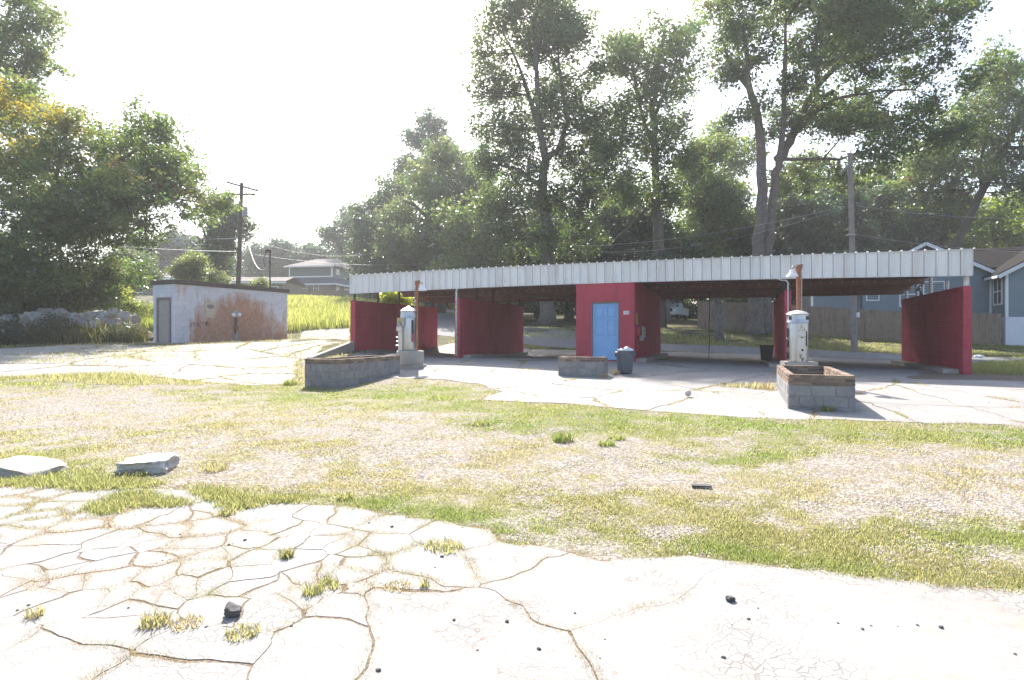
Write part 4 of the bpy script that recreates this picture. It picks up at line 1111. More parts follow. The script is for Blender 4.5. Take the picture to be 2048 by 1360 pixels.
# earth core of the heap
hm = MB(); nx_, ny_ = 16, 8
for i in range(nx_ + 1):
    for j in range(ny_ + 1):
        u = i / nx_; v = j / ny_
        q = Vector((-30 + 11.6 * u, 30.6 + 4.0 * v - 1.0 * u)); hh_ = math.sin(math.pi * v) ** .8 * .95 * min(1, 6 * (1 - u) + .45) * (.8 + .4 * mnoise.noise((u * 6, v * 3, 1)))
        hm.v.append((q.x, q.y, h(q.x, q.y) - .1 + hh_))
for i in range(nx_):
    for j in range(ny_): hm.f.append((i * (ny_ + 1) + j, (i + 1) * (ny_ + 1) + j, (i + 1) * (ny_ + 1) + j + 1, i * (ny_ + 1) + j + 1))
tag(hm.build('earth_bank', M['soil'], None, smooth=True), kind='structure')
# ------------------------------------------------------------------ houses, fence, poles
def window(parent, name, x0, z0, x1, z1, y, mat=None, bars=(0, 1), fw=.07, d=.05):
    """double hung window on a wall facing local -y"""
    b = MB()
    b.box(x0 - fw, y - d, z0 - fw, x0, y + .03, z1 + fw); b.box(x1, y - d, z0 - fw, x1 + fw, y + .03, z1 + fw)
    b.box(x0, y - d, z1, x1, y + .03, z1 + fw); b.box(x0, y - d - .02, z0 - fw, x1, y + .03, z0)
    zm = (z0 + z1) / 2
    b.box(x0, y - d * .6, zm - .03, x1, y + .02, zm + .03)
    for k in range(bars[0]):
        xm = x0 + (x1 - x0) * (k + 1) / (bars[0] + 1); b.box(xm - .02, y - d * .5, z0, xm + .02, y + .02, zm - .03); b.box(xm - .02, y - d * .5, zm + .03, xm + .02, y + .02, z1)
    w_ = b.build(name, mat or M['white_trim'], parent)
    g = MB(); g.box(x0, y - .012, z0, x1, y - .004, zm - .03); g.box(x0, y - .012, zm + .03, x1, y - .004, z1)
    g.build('pane', M['glass'], w_); return w_
def siding_mb(x0, x1, z0, z1, y, mb=None, lap=.115, top=None, axis='x', flip=1):
    """lapped boards; top(x) cuts them under a gable"""
    mb = mb or MB(); n = int((z1 - z0) / lap)
    for k in range(n):
        a = z0 + k * lap; b = min(a + lap, z1)
        xa, xb = x0, x1
        if top:
            xs = [x for x in np.linspace(x0, x1, 60) if top(x) > b - 1e-4]
            if not xs: break
            xa, xb = xs[0], xs[-1]
        if axis == 'x': q = [(xa, y - .022, a), (xb, y - .022, a), (xb, y - .004, b), (xa, y - .004, b), (xa, y - .002, a), (xb, y - .002, a)]
        else: q = [(y - .022 * flip, xa, a), (y - .022 * flip, xb, a), (y - .004 * flip, xb, b), (y - .004 * flip, xa, b), (y - .002 * flip, xa, a), (y - .002 * flip, xb, a)]
        mb.add(q, [(0, 1, 2, 3), (0, 4, 5, 1)])
    return mb
# blue grey house on the right, in the facade's direction
HO = Vector((28.35, 35.6))
hb_ = h(28, 36)
hs_ = thing('blue_house', 'blue grey clapboard house with dark roof and white foundation behind the fence at right', 'house', (HO.x, HO.y, 0), ROTF)
GZ, EV = .4, 5.25
# main gable block: local x from -6.6 to 0, gable facing -y
b = MB()
PK = 7.15
b.add([(-6.6, 0, GZ), (0, 0, GZ), (0, 0, EV), (-3.3, 0, PK - .1), (-6.6, 0, EV), (-6.6, 9, GZ), (0, 9, GZ), (0, 9, EV), (-3.3, 9, PK - .1), (-6.6, 9, EV)],
      [(0, 1, 2, 3, 4), (9, 8, 7, 6, 5), (0, 5, 6, 1), (1, 6, 7, 2), (5, 0, 4, 9)])
b.box(-9.4, .5, GZ, -6.61, 8, EV - .2)
b.build('wall', M['siding'], hs_)
tp = lambda x: EV + (PK - EV) * (1 - abs(x + 3.3) / 3.3)
sm = siding_mb(-6.6, 0, 1.2, PK, -.002, top=tp)
siding_mb(-9.4, -6.62, 1.2, EV - .2, .498, sm)
tag(sm.build('clapboards', M['siding'], hs_), kind='stuff')
def slab_roof(parent, name, q, th, mat):
    """roof plane as a thick sheet from four corners"""
    q = [Vector(v) for v in q]; n = (q[1] - q[0]).cross(q[3] - q[0]).normalized(); n = n if n.z > 0 else -n
    b = MB(); b.add([tuple(v) for v in q] + [tuple(v + n * th) for v in q], [(3, 2, 1, 0), (4, 5, 6, 7), (0, 1, 5, 4), (1, 2, 6, 5), (2, 3, 7, 6), (3, 0, 4, 7)])
    return b.build(name, mat, parent)
sl = (PK - EV) / 3.3; o_ = .45
slab_roof(hs_, 'roof', [(-3.3, -.4, PK), (o_, -.4, EV - sl * o_ + .1), (o_, 9.3, EV - sl * o_ + .1), (-3.3, 9.3, PK)], .1, M['shingle'])
slab_roof(hs_, 'roof', [(-3.3, -.4, PK), (-6.6 - o_, -.4, EV - sl * o_ + .1), (-6.6 - o_, 9.3, EV - sl * o_ + .1), (-3.3, 9.3, PK)], .1, M['shingle'])
slab_roof(hs_, 'roof', [(-9.8, -.1, EV - .3), (-6.7, -.1, EV - .3), (-6.7, 4.3, EV + 1.3), (-9.8, 4.3, EV + 1.3)], .1, M['shingle'])
b = MB()
b.bar((-3.3, -.42, PK - .06), (o_, -.42, EV - sl * o_ + .03), .04, .2); b.bar((-3.3, -.42, PK - .06), (-6.6 - o_, -.42, EV - sl * o_ + .03), .04, .2)
b.build('rake_board', M['white_trim'], hs_)
b = MB(); b.box(-.02, -.04, 1.2, .08, .04, EV - .1); b.box(-9.48, .44, 1.2, -9.36, .56, EV - .2); b.build('corner_trim', M['white_trim'], hs_)
window(hs_, 'window', -6.35, 3.75, -5.75, 4.45, 0, bars=(0, 1))
window(hs_, 'window', -4.55, 3.35, -3.55, 4.75, 0, bars=(0, 1)); window(hs_, 'window', -3.3, 3.35, -2.3, 4.75, 0, bars=(0, 1))
# wing projecting towards the street on white foundation
wx0, wx1, wy0, wEV = 0.1, 7.3, -2.05, 5.05; wPK = 7.2; wm_ = (wx0 + wx1) / 2; FZ = 2.55
b = MB(); b.add([(wx0, wy0, FZ), (wx1, wy0, FZ), (wx1, wy0, wEV), (wm_, wy0, wPK - .1), (wx0, wy0, wEV), (wx0, 6, FZ), (wx1, 6, FZ), (wx1, 6, wEV), (wm_, 6, wPK - .1), (wx0, 6, wEV)],
      [(0, 1, 2, 3, 4), (9, 8, 7, 6, 5), (1, 6, 7, 2), (5, 0, 4, 9)]); b.build('wall', M['siding'], hs_)
b = MB(); b.box(wx0 - .03, wy0 - .03, .2, wx1, 6, FZ); b.build('foundation', M['foundation'], hs_, bevel=.01)
tp2 = lambda x: wEV + (wPK - wEV) * (1 - abs(x - wm_) / (wm_ - wx0))
sm = siding_mb(wx0, wx1, FZ, wPK, wy0 - .002, top=tp2)
siding_mb(wy0, -.03, FZ, wEV, wx0, sm, axis='y')
tag(sm.build('clapboards', M['siding'], hs_), kind='stuff')
s2 = (wPK - wEV) / (wm_ - wx0)
slab_roof(hs_, 'roof', [(wm_, wy0 - .3, wPK), (wx0 - o_, wy0 - .3, wEV - s2 * o_ + .08), (wx0 - o_, 6, wEV - s2 * o_ + .08), (wm_, 6, wPK)], .1, M['shingle'])
slab_roof(hs_, 'roof', [(wm_, wy0 - .3, wPK), (wx1 + o_, wy0 - .3, wEV - s2 * o_ + .08), (wx1 + o_, 6, wEV - s2 * o_ + .08), (wm_, 6, wPK)], .1, M['shingle'])
slab_roof(hs_, 'roof', [(-1.2, 1.2, PK - 1.6), (12, 1.2, PK - 1.6), (12, 5.2, PK + .08), (-1.2, 5.2, PK + .08)], .1, M['shingle'])
b = MB(); b.bar((wm_, wy0 - .32, wPK - .06), (wx0 - o_, wy0 - .32, wEV - s2 * o_ + .01), .04, .2); b.bar((wm_, wy0 - .32, wPK - .06), (wx1 + o_, wy0 - .32, wEV - s2 * o_ + .01), .04, .2); b.build('rake_board', M['white_trim'], hs_)
b = MB(); b.box(wx0 - o_ - .06, wy0 - .28, wEV - s2 * o_ - .04, wx0 - o_ - .005, -.45, wEV - s2 * o_ + .1); b.build('gutter', M['white_trim'], hs_)
b = MB(); b.box(wx0 - .035, wy0 - .04, FZ, wx0 + .1, wy0 + .09, wEV); b.build('corner_trim', M['white_trim'], hs_)
# window on the wing's side wall (facing local -x)
b = MB(); y0_, y1_, z0_, z1_, xw = -1.55, -.45, 3.35, 4.75, wx0 - .03
for a, c_, d_, e_ in ((y0_ - .09, z0_ - .09, y0_, z1_ + .09), (y1_, z0_ - .09, y1_ + .09, z1_ + .09), (y0_, z1_, y1_, z1_ + .09), (y0_, z0_ - .09, y1_, z0_), (y0_, 4.02, y1_, 4.08), (-1.03, z0_, -.97, 4.02), (-1.03, 4.08, -.97, z1_)):
    b.box(xw - .04, a, c_, xw + .01, d_, e_)
wn = b.build('window', M['white_trim'], hs_)
g = MB()
for a, d_ in ((y0_, -1.03), (-.97, y1_)):
    for c_, e_ in ((z0_, 4.02), (4.08, z1_)): g.box(xw - .012, a, c_, xw - .006, d_, e_)
g.build('pane', M['glass'], wn)
# board fence: every section a part, its pickets too slim in the photo to pick apart
FO = Vector((22.2, 35.8))
def FP(s_): return FO + UU * s_
fnc = thing('board_fence', 'weathered brown board fence running behind the wash bays to the blue house', 'fence', (FO.x, FO.y, 0), ROTF)
rf_ = random.Random(3)
s_ = -10.6
while s_ < 5.3:
    e_ = min(s_ + 2.4, 5.75)
    g0, g1 = h(*FP(s_)), h(*FP(e_))
    b = MB(); x = s_ + .01
    while x < e_ - .05:
        k = (x - s_) / (e_ - s_); zg = g0 + (g1 - g0) * k; w_ = .138; tp_ = zg + 1.78 + rf_.uniform(-.015, .02)
        yy = rf_.uniform(-.006, .006); dg = .02
        b.add([(x, yy, zg - .05), (x + w_, yy, zg - .05), (x + w_, yy, tp_ - dg), (x + w_ - dg, yy, tp_), (x + dg, yy, tp_), (x, yy, tp_ - dg), (x, yy + .018, zg - .05), (x + w_, yy + .018, zg - .05), (x + w_, yy + .018, tp_ - dg), (x + w_ - dg, yy + .018, tp_), (x + dg, yy + .018, tp_), (x, yy + .018, tp_ - dg)],
              [(0, 1, 2, 3, 4, 5), (11, 10, 9, 8, 7, 6), (0, 6, 7, 1), (1, 7, 8, 2), (2, 8, 9, 3), (3, 9, 10, 4), (4, 10, 11, 5), (5, 11, 6, 0)])
        x += .147
    tag(b.build('picket_section', M['fence'], fnc), kind='stuff')
    b = MB(); b.box(s_ - .045, .06, g0 - .2, s_ + .045, .15, g0 + 1.7); b.build('post', M['fence'], fnc)
    b = MB()
    for zz_ in (.3, 1.4): b.bar((s_, .045, g0 + zz_), (e_, .045, g1 + zz_), .035, .09)
    b.build('rail', M['fence'], fnc)
    s_ = e_
# two storey house far left of the bays
TY = 94.0; c0 = P(664, 600, TY); k_ = TY / F
g_t = 6.3
th = thing('two_storey_house', 'two storey slate grey house with tan ground floor and porch roof, across the field', 'house', (c0.x, c0.y, 0), R(-10))
def zt(py): return CAMZ - (py - HY) * k_
wl_, dp_ = 7.3, 9.0
a0, a1, a2, a3 = g_t - 1, zt(566.5), zt(553.5), zt(531)
b = MB(); b.box(-wl_, 0, a0, 0, dp_, a1); b.build('wall', M['tan_wall'], th)
b = MB(); b.box(-wl_ - .0, 0.02, a1, 0, dp_, a3); b.build('upper_wall', M['siding_dark'], th)
b = MB()
for x in (-wl_, -.14): b.box(x - .02, -.03, a2, x + .16, .02, a3)
b.box(-wl_, -.03, a2 - .02, 0, .02, a2 + .16); b.box(-wl_, -.03, a3 - .22, 0, .02, a3); b.box(-.02, -.02, a2, .03, .16, a3)
b.build('trim_board', M['white_trim'], th)
b = MB(); ov = .9
b.add([(-wl_ - ov, -ov, a1 - .1), (ov, -ov, a1 - .1), (0, 0, a2 - .05), (-wl_, 0, a2 - .05), (ov, dp_ + ov, a1 - .1), (0, dp_, a2 - .05), (-wl_ - ov, -ov, a1 - .25), (ov, -ov, a1 - .25), (ov, dp_ + ov, a1 - .25)],
      [(0, 1, 2, 3), (1, 4, 5, 2), (6, 7, 1, 0), (7, 8, 4, 1), (6, 8, 7)]); b.build('porch_roof', M['shingle_slate'], th)
b = MB(); b.box(-wl_ - ov, -ov - .04, a1 - .3, ov, -ov - .005, a1 - .08); b.box(ov + .005, -ov, a1 - .3, ov + .04, dp_ + ov, a1 - .08); b.build('porch_fascia', M['white_trim'], th)
b = MB(); e = .6; rp_ = zt(514)
b.add([(-wl_ - e, -e, a3), (e, -e, a3), (e, dp_ + e, a3), (-wl_ - e, dp_ + e, a3), (-1.2, dp_ / 2, rp_ + .3), (-wl_ + 2, dp_ / 2, rp_ + .3), (-wl_ - e, -e, a3 - .2), (e, -e, a3 - .2), (e, dp_ + e, a3 - .2), (-wl_ - e, dp_ + e, a3 - .2)],
      [(0, 1, 4, 5), (1, 2, 4), (2, 3, 5, 4), (3, 0, 5), (6, 7, 1, 0), (7, 8, 2, 1), (8, 9, 3, 2), (9, 6, 0, 3), (9, 8, 7, 6)]); b.build('roof', M['shingle_pale'], th)
b = MB(); b.box(-wl_ - e, -e - .05, a3 - .22, e, -e - .005, a3 - .0); b.build('eave_board', M['white_trim'], th)
for xa, xb in ((-5.0, -4.25), (-3.05, -2.3)): window(th, 'window', xa, zt(583), xb, zt(569), 0, fw=.1)
def side_window(parent, y0, z0, y1, z1, x):
    b = MB(); fw = .11
    for a, c_, d_, e_ in ((y0 - fw, z0 - fw, y0, z1 + fw), (y1, z0 - fw, y1 + fw, z1 + fw), (y0, z1, y1, z1 + fw), (y0, z0 - fw, y1, z0), (y0, (z0 + z1) / 2 - .04, y1, (z0 + z1) / 2 + .04)): b.box(x - .02, a, c_, x + .05, d_, e_)
    w_ = b.build('window', M['white_trim'], parent)
    g = MB(); zm = (z0 + z1) / 2; g.box(x + .002, y0, z0, x + .012, y1, zm - .04); g.box(x + .002, y0, zm + .04, x + .012, y1, z1); g.build('pane', M['glass'], w_)
side_window(th, 1.4, zt(546), 2.5, zt(532.5), .0); side_window(th, 6.2, zt(546), 7.3, zt(536), .0); side_window(th, 1.5, zt(583), 2.5, zt(568), .0); side_window(th, 4.5, zt(585), 5.8, zt(566), .0)
bf = thing('yard_fence', 'greyish brown privacy fence in front of the two storey house', 'fence', (c0.x, c0.y - 6, 0), R(3))
s_ = -9.0
while s_ < 7:
    wx, wy = c0.x + s_, c0.y - 6; b = MB(); g0 = zt(606)
    x = s_
    while x < s_ + 2.39: b.box(x, 0, g0, x + .14, .02, zt(586.5) + rf_.uniform(-.02, .02)); x += .15
    tag(b.build('picket_section', M['fence'], bf), kind='stuff'); s_ += 2.4
# low ranch houses
def ranch(label, px0, px1, py_roof, py_eave, Y, mat, py_base):
    a = P(px0, py_base, Y); c_ = P(px1, py_base, Y); L = c_.x - a.x; ze = P(0, py_eave, Y).z; zr = P(0, py_roof, Y).z; d = 7.0
    t_ = thing('ranch_house', label, 'house', (a.x, Y, 0), 0)
    b = MB(); b.box(0, 0, ze - 3.2, L, d, ze); b.build('wall', M['tan_wall'], t_)
    slab_roof(t_, 'roof', [(-.6, -.6, ze - .1), (L + .6, -.6, ze - .1), (L + .2, d / 2, zr), (-.2, d / 2, zr)], .12, mat); slab_roof(t_, 'roof', [(-.6, d + .6, ze - .1), (L + .6, d + .6, ze - .1), (L + .2, d / 2, zr), (-.2, d / 2, zr)], .12, mat)
    b = MB(); b.box(-.6, -.65, ze - .3, L + .6, -.605, ze - .05); b.build('fascia', M['white_trim'], t_)
    for k in range(3): window(t_, 'window', L * (.15 + .3 * k), ze - 1.9, L * (.15 + .3 * k) + 1.3, ze - .7, 0, fw=.1)
ranch('long low house with pale roof seen over the white block building', 445, 566, 551, 563, 78, M['shingle_pale'], 600)
ranch('low house with pale roof half hidden by shrubs left of the white building', 200, 345, 543, 556, 82, M['shingle_pale'], 600)

# utility poles
def upole(label, pb, pt, Y, mat, r0, r1, extra):
    a = P(*pb, Y); c_ = P(*pt, Y); t_ = thing('utility_pole', label, 'utility pole', (a.x, a.y, a.z - .3), 0)
    v = c_ - a + Vector((0, 0, .3)); b = MB(); b.tube([(0, 0, 0), tuple(v * .5), tuple(v)], [r0, (r0 + r1) / 2, r1], 14); b.build('pole', mat, t_, auto=True)
    extra(t_, a - Vector((0, 0, .3)), Y); return t_
def ex_left(t_, o_, Y):
    def L(px, py, dy=0): q = P(px, py, Y + dy) - o_; return q
    for p0, p1 in (((453, 364), (517, 382)), ((450, 388), (511, 389))):
        b = MB(); b.bar(L(*p0, -.22), L(*p1, -.22), .11, .14); arm = b.build('crossarm', M['pole_dark'], t_)
        for f_ in (.06, .3, .7, .94):
            q = L(*p0, -.22).lerp(L(*p1, -.22), f_); b = MB(); b.lathe([(.03, 0), (.055, .03), (.03, .07), (.05, .1), (.02, .14)], 8); b.build('insulator', M['grey_box'], arm, loc=q + Vector((0, 0, .07)), smooth=True)
    q = L(490, 424, -.35); b = MB(); b.lathe([(.2, -.42), (.23, -.4), (.23, .36), (.2, .42), (.05, .46)], 16); b.build('transformer', M['grey_box'], t_, loc=q, auto=True)
    b = MB(); b.tube([L(482, 560, -.2), L(484, 470, -.2)], .02, 6); b.build('ground_wire', M['wire'], t_)
upole('dark leaning utility pole with two crossarms and a transformer above the white building', (475, 600), (483.5, 366), 52, M['pole_dark'], .20, .15, ex_left)
def ex_right(t_, o_, Y):
    L = lambda px, py, dy=0: P(px, py, Y + dy) - o_
    b = MB(); b.bar(L(1680, 345, -.9), L(1708, 322, .5), .1, .12); b.build('crossarm', M['pole'], t_)
    b = MB(); b.lathe([(.21, -.04), (.21, .04)], 14); b.build('band', M['grey_box'], t_, loc=L(1702, 470)); b = MB(); b.box(-.05, -.27, -.12, .05, -.14, .12); b.build('tag_plate', M['sign_white'], t_, loc=L(1711, 630))
upole('tall grey weathered utility pole behind the right wash bay', (1709, 705), (1700, 306), 30, M['pole'], .16, .115, ex_right)
def ex_none(t_, o_, Y):
    L = lambda px, py, dy=0: P(px, py, Y + dy) - o_
    b = MB(); b.bar(L(735, 452, -.2), L(760, 452, -.2), .1, .12); b.build('crossarm', M['pole_dark'], t_)
upole('dim brown utility pole standing against the trees left of centre', (748, 590), (748, 443), 70, M['pole_dark'], .17, .12, ex_none)
upole('faint thin utility pole among the trees above the left end of the fascia', (915, 600), (915, 455), 66, M['pole_dark'], .12, .09, lambda t_, o_, Y: MB().box(-.09, -.2, 7.6, .09, -.11, 8.0).build('bracket', M['grey_box'], t_))
# overhead wires
def wire(label, a, b_, sag, r=.012, mat='wire', n=16):
    a = P(*a); b_ = P(*b_); m_ = MB(); pts = []
    for k in range(n + 1):
        t_ = k / n; q = a.lerp(b_, t_); q.z -= sag * 4 * t_ * (1 - t_); pts.append(q)
    m_.tube(pts, r, 5); tag(m_.build('overhead_wire', M[mat], None, smooth=True), label, 'wire')
wire('upper of the pale wires running from the left edge to the crossarm pole', (-120, 305, 34), (454, 363, 52), .25, .016)
wire('second of the pale wires just below the uppermost one at left', (-120, 322, 34), (452, 386, 52), .25, .014)
wire('thin wire crossing the dark left tree below the two pale ones', (-120, 340, 34), (452, 389, 52), .9, .012)
wire('low cable crossing the left tree towards the middle of the leaning pole', (-120, 452, 34), (479, 503, 52), .35, .02)
wire('short cable reaching the leaning pole from the vine covered snag', (300, 474, 80), (481, 476, 52), .2, .02)
wire('thick looping service cable sagging from the leaning pole to the mast', (497, 487, 51), (538, 531, 34.2), 1.0, .03)
wire('wire from the leaning pole towards the trees above the grey house', (484, 474, 52), (748, 506, 70), .9, .016)
wire('wire sweeping from the leaning pole over the grey house roof', (484, 505, 52), (915, 520, 66), .8, .018)
wire('uppermost of the pale wires in front of the trees left of centre', (748, 452, 70), (1000, 430, 60), 1.4, .022)
wire('bright lower wire in front of the trees left of centre', (700, 434, 76), (915, 462, 66), .2, .026)
wire('wire rising from the trees to the grey pole behind the right bay', (1140, 492, 44), (1700, 410, 30), .5, .012)
wire('lower companion of the wire rising to the grey pole at right', (1140, 500, 44), (1700, 413, 30), .9, .010)
wire('wire leaving the grey pole towards the right edge of the picture', (1703, 410, 30), (2200, 432, 30), .35, .012)
wire('faint low wire just over the right end of the white fascia', (1705, 468, 30), (2200, 505, 30), .3, .009)
wire('thin cable over the dark roof at the right edge', (1940, 500, 33), (2200, 492, 33), .1, .012, 'wire_dark')

# pale truck parked under the trees, seen through the third bay
tq = P(1346, 640, 56)
tk = thing('parked_truck', 'pale pickup parked in deep shade under the trees, seen through the open bay', 'truck', (tq.x, tq.y, h(tq.x, tq.y)), R(-28))
b = MB(); b.add([(-.93, -2.6, .45), (.93, -2.6, .45), (.95, 2.6, .45), (-.95, 2.6, .45), (-.90, -2.55, 1.08), (.90, -2.55, 1.08), (.93, -1.2, 1.16), (-.93, -1.2, 1.16), (.93, 2.6, 1.12), (-.93, 2.6, 1.12)],
      [(3, 2, 1, 0), (0, 1, 5, 4), (4, 5, 6, 7), (7, 6, 8, 9), (2, 3, 9, 8), (1, 2, 8, 6, 5), (3, 0, 4, 7, 9)]); b.build('body', M['truck'], tk, bevel=.06)
b = MB(); b.add([(-.88, -1.25, 1.12), (.88, -1.25, 1.12), (.88, .7, 1.12), (-.88, .7, 1.12), (-.7, -.55, 1.78), (.7, -.55, 1.78), (.7, .45, 1.78), (-.7, .45, 1.78)], [(4, 5, 6, 7), (0, 1, 5, 4), (1, 2, 6, 5), (2, 3, 7, 6), (3, 0, 4, 7)]); cbn = b.build('cab', M['truck'], tk, bevel=.05)
b = MB(); b.add([(-.74, -1.14, 1.2), (.74, -1.14, 1.2), (.62, -.63, 1.7), (-.62, -.63, 1.7)], [(0, 1, 2, 3)]); b.build('windscreen', M['glass'], cbn)
for sx_ in (-.72, .72):
    b = MB(); b.box(sx_ - .17, -2.63, .76, sx_ + .17, -2.59, .98); b.build('headlight', M['sign_white'], tk)
    for yy in (-1.7, 1.65):
        b = MB(); b.tube([(sx_ * 1.1 - .12, yy, .38), (sx_ * 1.1 + .12, yy, .38)], .38, 20); wh = b.build('wheel', M['rubber'], tk, auto=True)
        b = MB(); sg_ = 1 if sx_ > 0 else -1; b.tube([(sx_ * 1.1 + sg_ * .121, yy, .38), (sx_ * 1.1 + sg_ * .13, yy, .38)], .22, 16); b.build('rim', M['chrome'], wh)
b = MB(); b.box(-.52, -2.635, .72, .52, -2.6, .98); b.build('grille', M['dark'], tk)
b = MB(); b.box(-.96, -2.74, .44, .96, -2.62, .62); b.build('bumper', M['chrome'], tk)
# ------------------------------------------------------------------ trees and shrubs
def leaf_quads(cent, size, seed, flat=.35, aspect=.62):
    """one small pointed leaf face (a quad) per centre"""
    rg = np.random.default_rng(seed); n = len(cent)
    a = rg.normal(size=(n, 3)); a[:, 2] *= .7; a /= np.linalg.norm(a, axis=1)[:, None]
    nr = rg.normal(size=(n, 3)); nr[:, 2] = np.abs(nr[:, 2]) + flat; b = np.cross(nr, a); b /= np.linalg.norm(b, axis=1)[:, None] + 1e-9
    s = (size * np.clip(rg.lognormal(-.08, .38, n), .4, 2.2))[:, None]
    fold = np.cross(a, b) * s * rg.uniform(-.12, .12, (n, 1))
    v = np.stack([cent - a * s * .5, cent + b * s * aspect * .5 + fold, cent + a * s * .5, cent - b * s * aspect * .5 + fold], 1).reshape(-1, 3)
    f = np.arange(4 * n).reshape(n, 4)
    return v, f
def tree(name, label, base, Y, blobs, limbs, color, cat='tree', group=None, leaf=.22, clump=.55, per=26, dens=1.0, depth=.75, seed=1, bark='bark', yel=None, thick=1.0, twigs=True, kind=None, root_z=None, mat='leaf', reps=3):
    """blobs: (px,py,r px) outline lobes; limbs: list of ([(px,py)..], r0, r1) in photo pixels at distance Y"""
    rg = np.random.default_rng(seed); rnd = random.Random(seed)
    b0 = P(base[0], base[1], Y); gz_ = h(b0.x, b0.y) if root_z is None else root_z
    t_ = thing(name, label, cat, (b0.x, b0.y, gz_), 0, group) if kind is None else None
    org = np.array([b0.x, b0.y, gz_])
    k = Y / F
    bl = []
    cx = sum(q[0] for q in blobs) / len(blobs); hw = max(1, max(abs(q[0] - cx) + q[2] for q in blobs)) * k
    for px, py, r in blobs:
        c_ = P(px, py, Y); r_ = r * k
        off = abs(px - cx) * k
        D = math.sqrt(max(.1, 1 - (off / (hw * 1.05)) ** 2)) * hw * depth
        for j in range(reps):
            dy = rnd.uniform(-D, D) if j else rnd.uniform(-.3, .3) * D
            bl.append((np.array([c_.x, c_.y + dy, c_.z]) + rg.normal(size=3) * r_ * .2, r_ * rnd.uniform(.8, 1.22)))
    # limbs
    mb = MB(); limb_pts = []
    for path, r0, r1 in limbs:
        pts = []; m_ = len(path)
        dyo = rnd.uniform(-.5, .5)
        for i, (px, py) in enumerate(path):
            q = P(px, py, Y + dyo * i * .6)
            pts.append(q)
        # resample with slight wobble
        fine = []
        for i in range(len(pts) - 1):
            for s_ in range(4):
                q = pts[i].lerp(pts[i + 1], s_ / 4)
                if i or s_: q = q + Vector(rg.normal(size=3) * r0 * k * .10)
                fine.append(q)
        fine.append(pts[-1]); n = len(fine)
        if len(limb_pts) == 0 and path[0] == tuple(base):
            fine[0] = Vector((fine[0].x, fine[0].y, gz_ - .3))
        rad = [max(.012, (r0 + (r1 - r0) * (i / (n - 1)) ** .8) * k * thick) for i in range(n)]
        if path[0] == tuple(base) and r0 * k > .18: rad[0] *= 1.35; rad[1] *= 1.1
        mb.tube(fine, rad, 9); limb_pts += [(np.array(q), r_) for q, r_ in zip(fine, rad)]
    LP = np.array([q for q, _ in limb_pts]) if limb_pts else None; LR = [r_ for _, r_ in limb_pts]
    cent = []; ctint = []; clumps = []
    for c_, r_ in bl:
        n = max(3, int(dens * 16.5 * (r_ / clump) ** 2 / reps))
        d = rg.normal(size=(n, 3)); d /= np.linalg.norm(d, axis=1)[:, None]
        pos_ = c_ + d * (r_ * rg.uniform(.05, 1.0, n) ** .5)[:, None] * np.array([1, 1, .85])
        clumps.append(pos_)
        if twigs and LP is not None:
            dd_ = np.linalg.norm(LP - c_, axis=1) + np.maximum(0, LP[:, 2] - c_[2]) * .6
            j = int(dd_.argmin()); a = Vector(LP[j]); e = Vector(c_); L = (e - a).length
            if L > .3:
                mid = a.lerp(e, .5) + Vector((rnd.uniform(-.1, .1) * L, rnd.uniform(-.1, .1) * L, -.05 * L))
                rr = min(LR[j] * .7, .03 + L * .012)
                mb.tube([a, mid, e], [rr, rr * .7, .012], 5, cap=False)
                for q in pos_[:4]:
                    mb.tube([mid.lerp(e, rnd.uniform(.3, 1)), Vector(q)], [rr * .45, .008], 4, cap=False)
    clumps = np.concatenate(clumps); nc = len(clumps)
    nl = np.maximum(6, (per * 1.5 * rg.uniform(.5, 1.5, nc)).astype(int))
    idx_ = np.repeat(np.arange(nc), nl)
    cr = (clump * rg.uniform(.7, 1.6, nc))[idx_]
    g = rg.normal(size=(len(idx_), 3)) * np.array([.5, .5, .34])
    cent = clumps[idx_] + g * cr[:, None]
    base_c = np.array(color)
    ct = base_c * 1.1 * rg.uniform(.68, 1.32, (nc, 1)) * np.array([1, 1, 1]) + rg.normal(size=(nc, 3)) * np.array([.012, .008, .004])
    if yel is not None:
        for (px, py, r, colr) in yel:
            q = P(px, py, Y); dist = np.hypot(clumps[:, 0] - q.x, clumps[:, 2] - q.z) / (r * k)
            wgt = (np.clip(1.3 - dist, 0, 1) * (rg.random(nc) < .75))[:, None]
            ct = ct * (1 - wgt) + np.array(colr) * wgt
    tint = np.clip(ct[idx_] * rg.uniform(.8, 1.2, (len(idx_), 1)), .004, .9)
    v, f = leaf_quads(cent, np.full(len(cent), leaf), seed + 5)
    tv = np.repeat(tint, 4, axis=0)
    me = np_mesh('crown', v - (org if t_ else 0), f, M[mat], False, tv)
    if t_ is None:
        o = link(name, me); tag(o, kind=kind); return o
    link('crown', me, t_)
    if mb.v:
        mb.v = [tuple(np.array(q) - org) for q in mb.v]
        mb.build('trunk', M[bark], t_, smooth=True)
    return t_

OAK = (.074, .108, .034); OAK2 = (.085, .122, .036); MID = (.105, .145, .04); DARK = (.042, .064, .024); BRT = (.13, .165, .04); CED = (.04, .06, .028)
YEL = (.30, .25, .045)
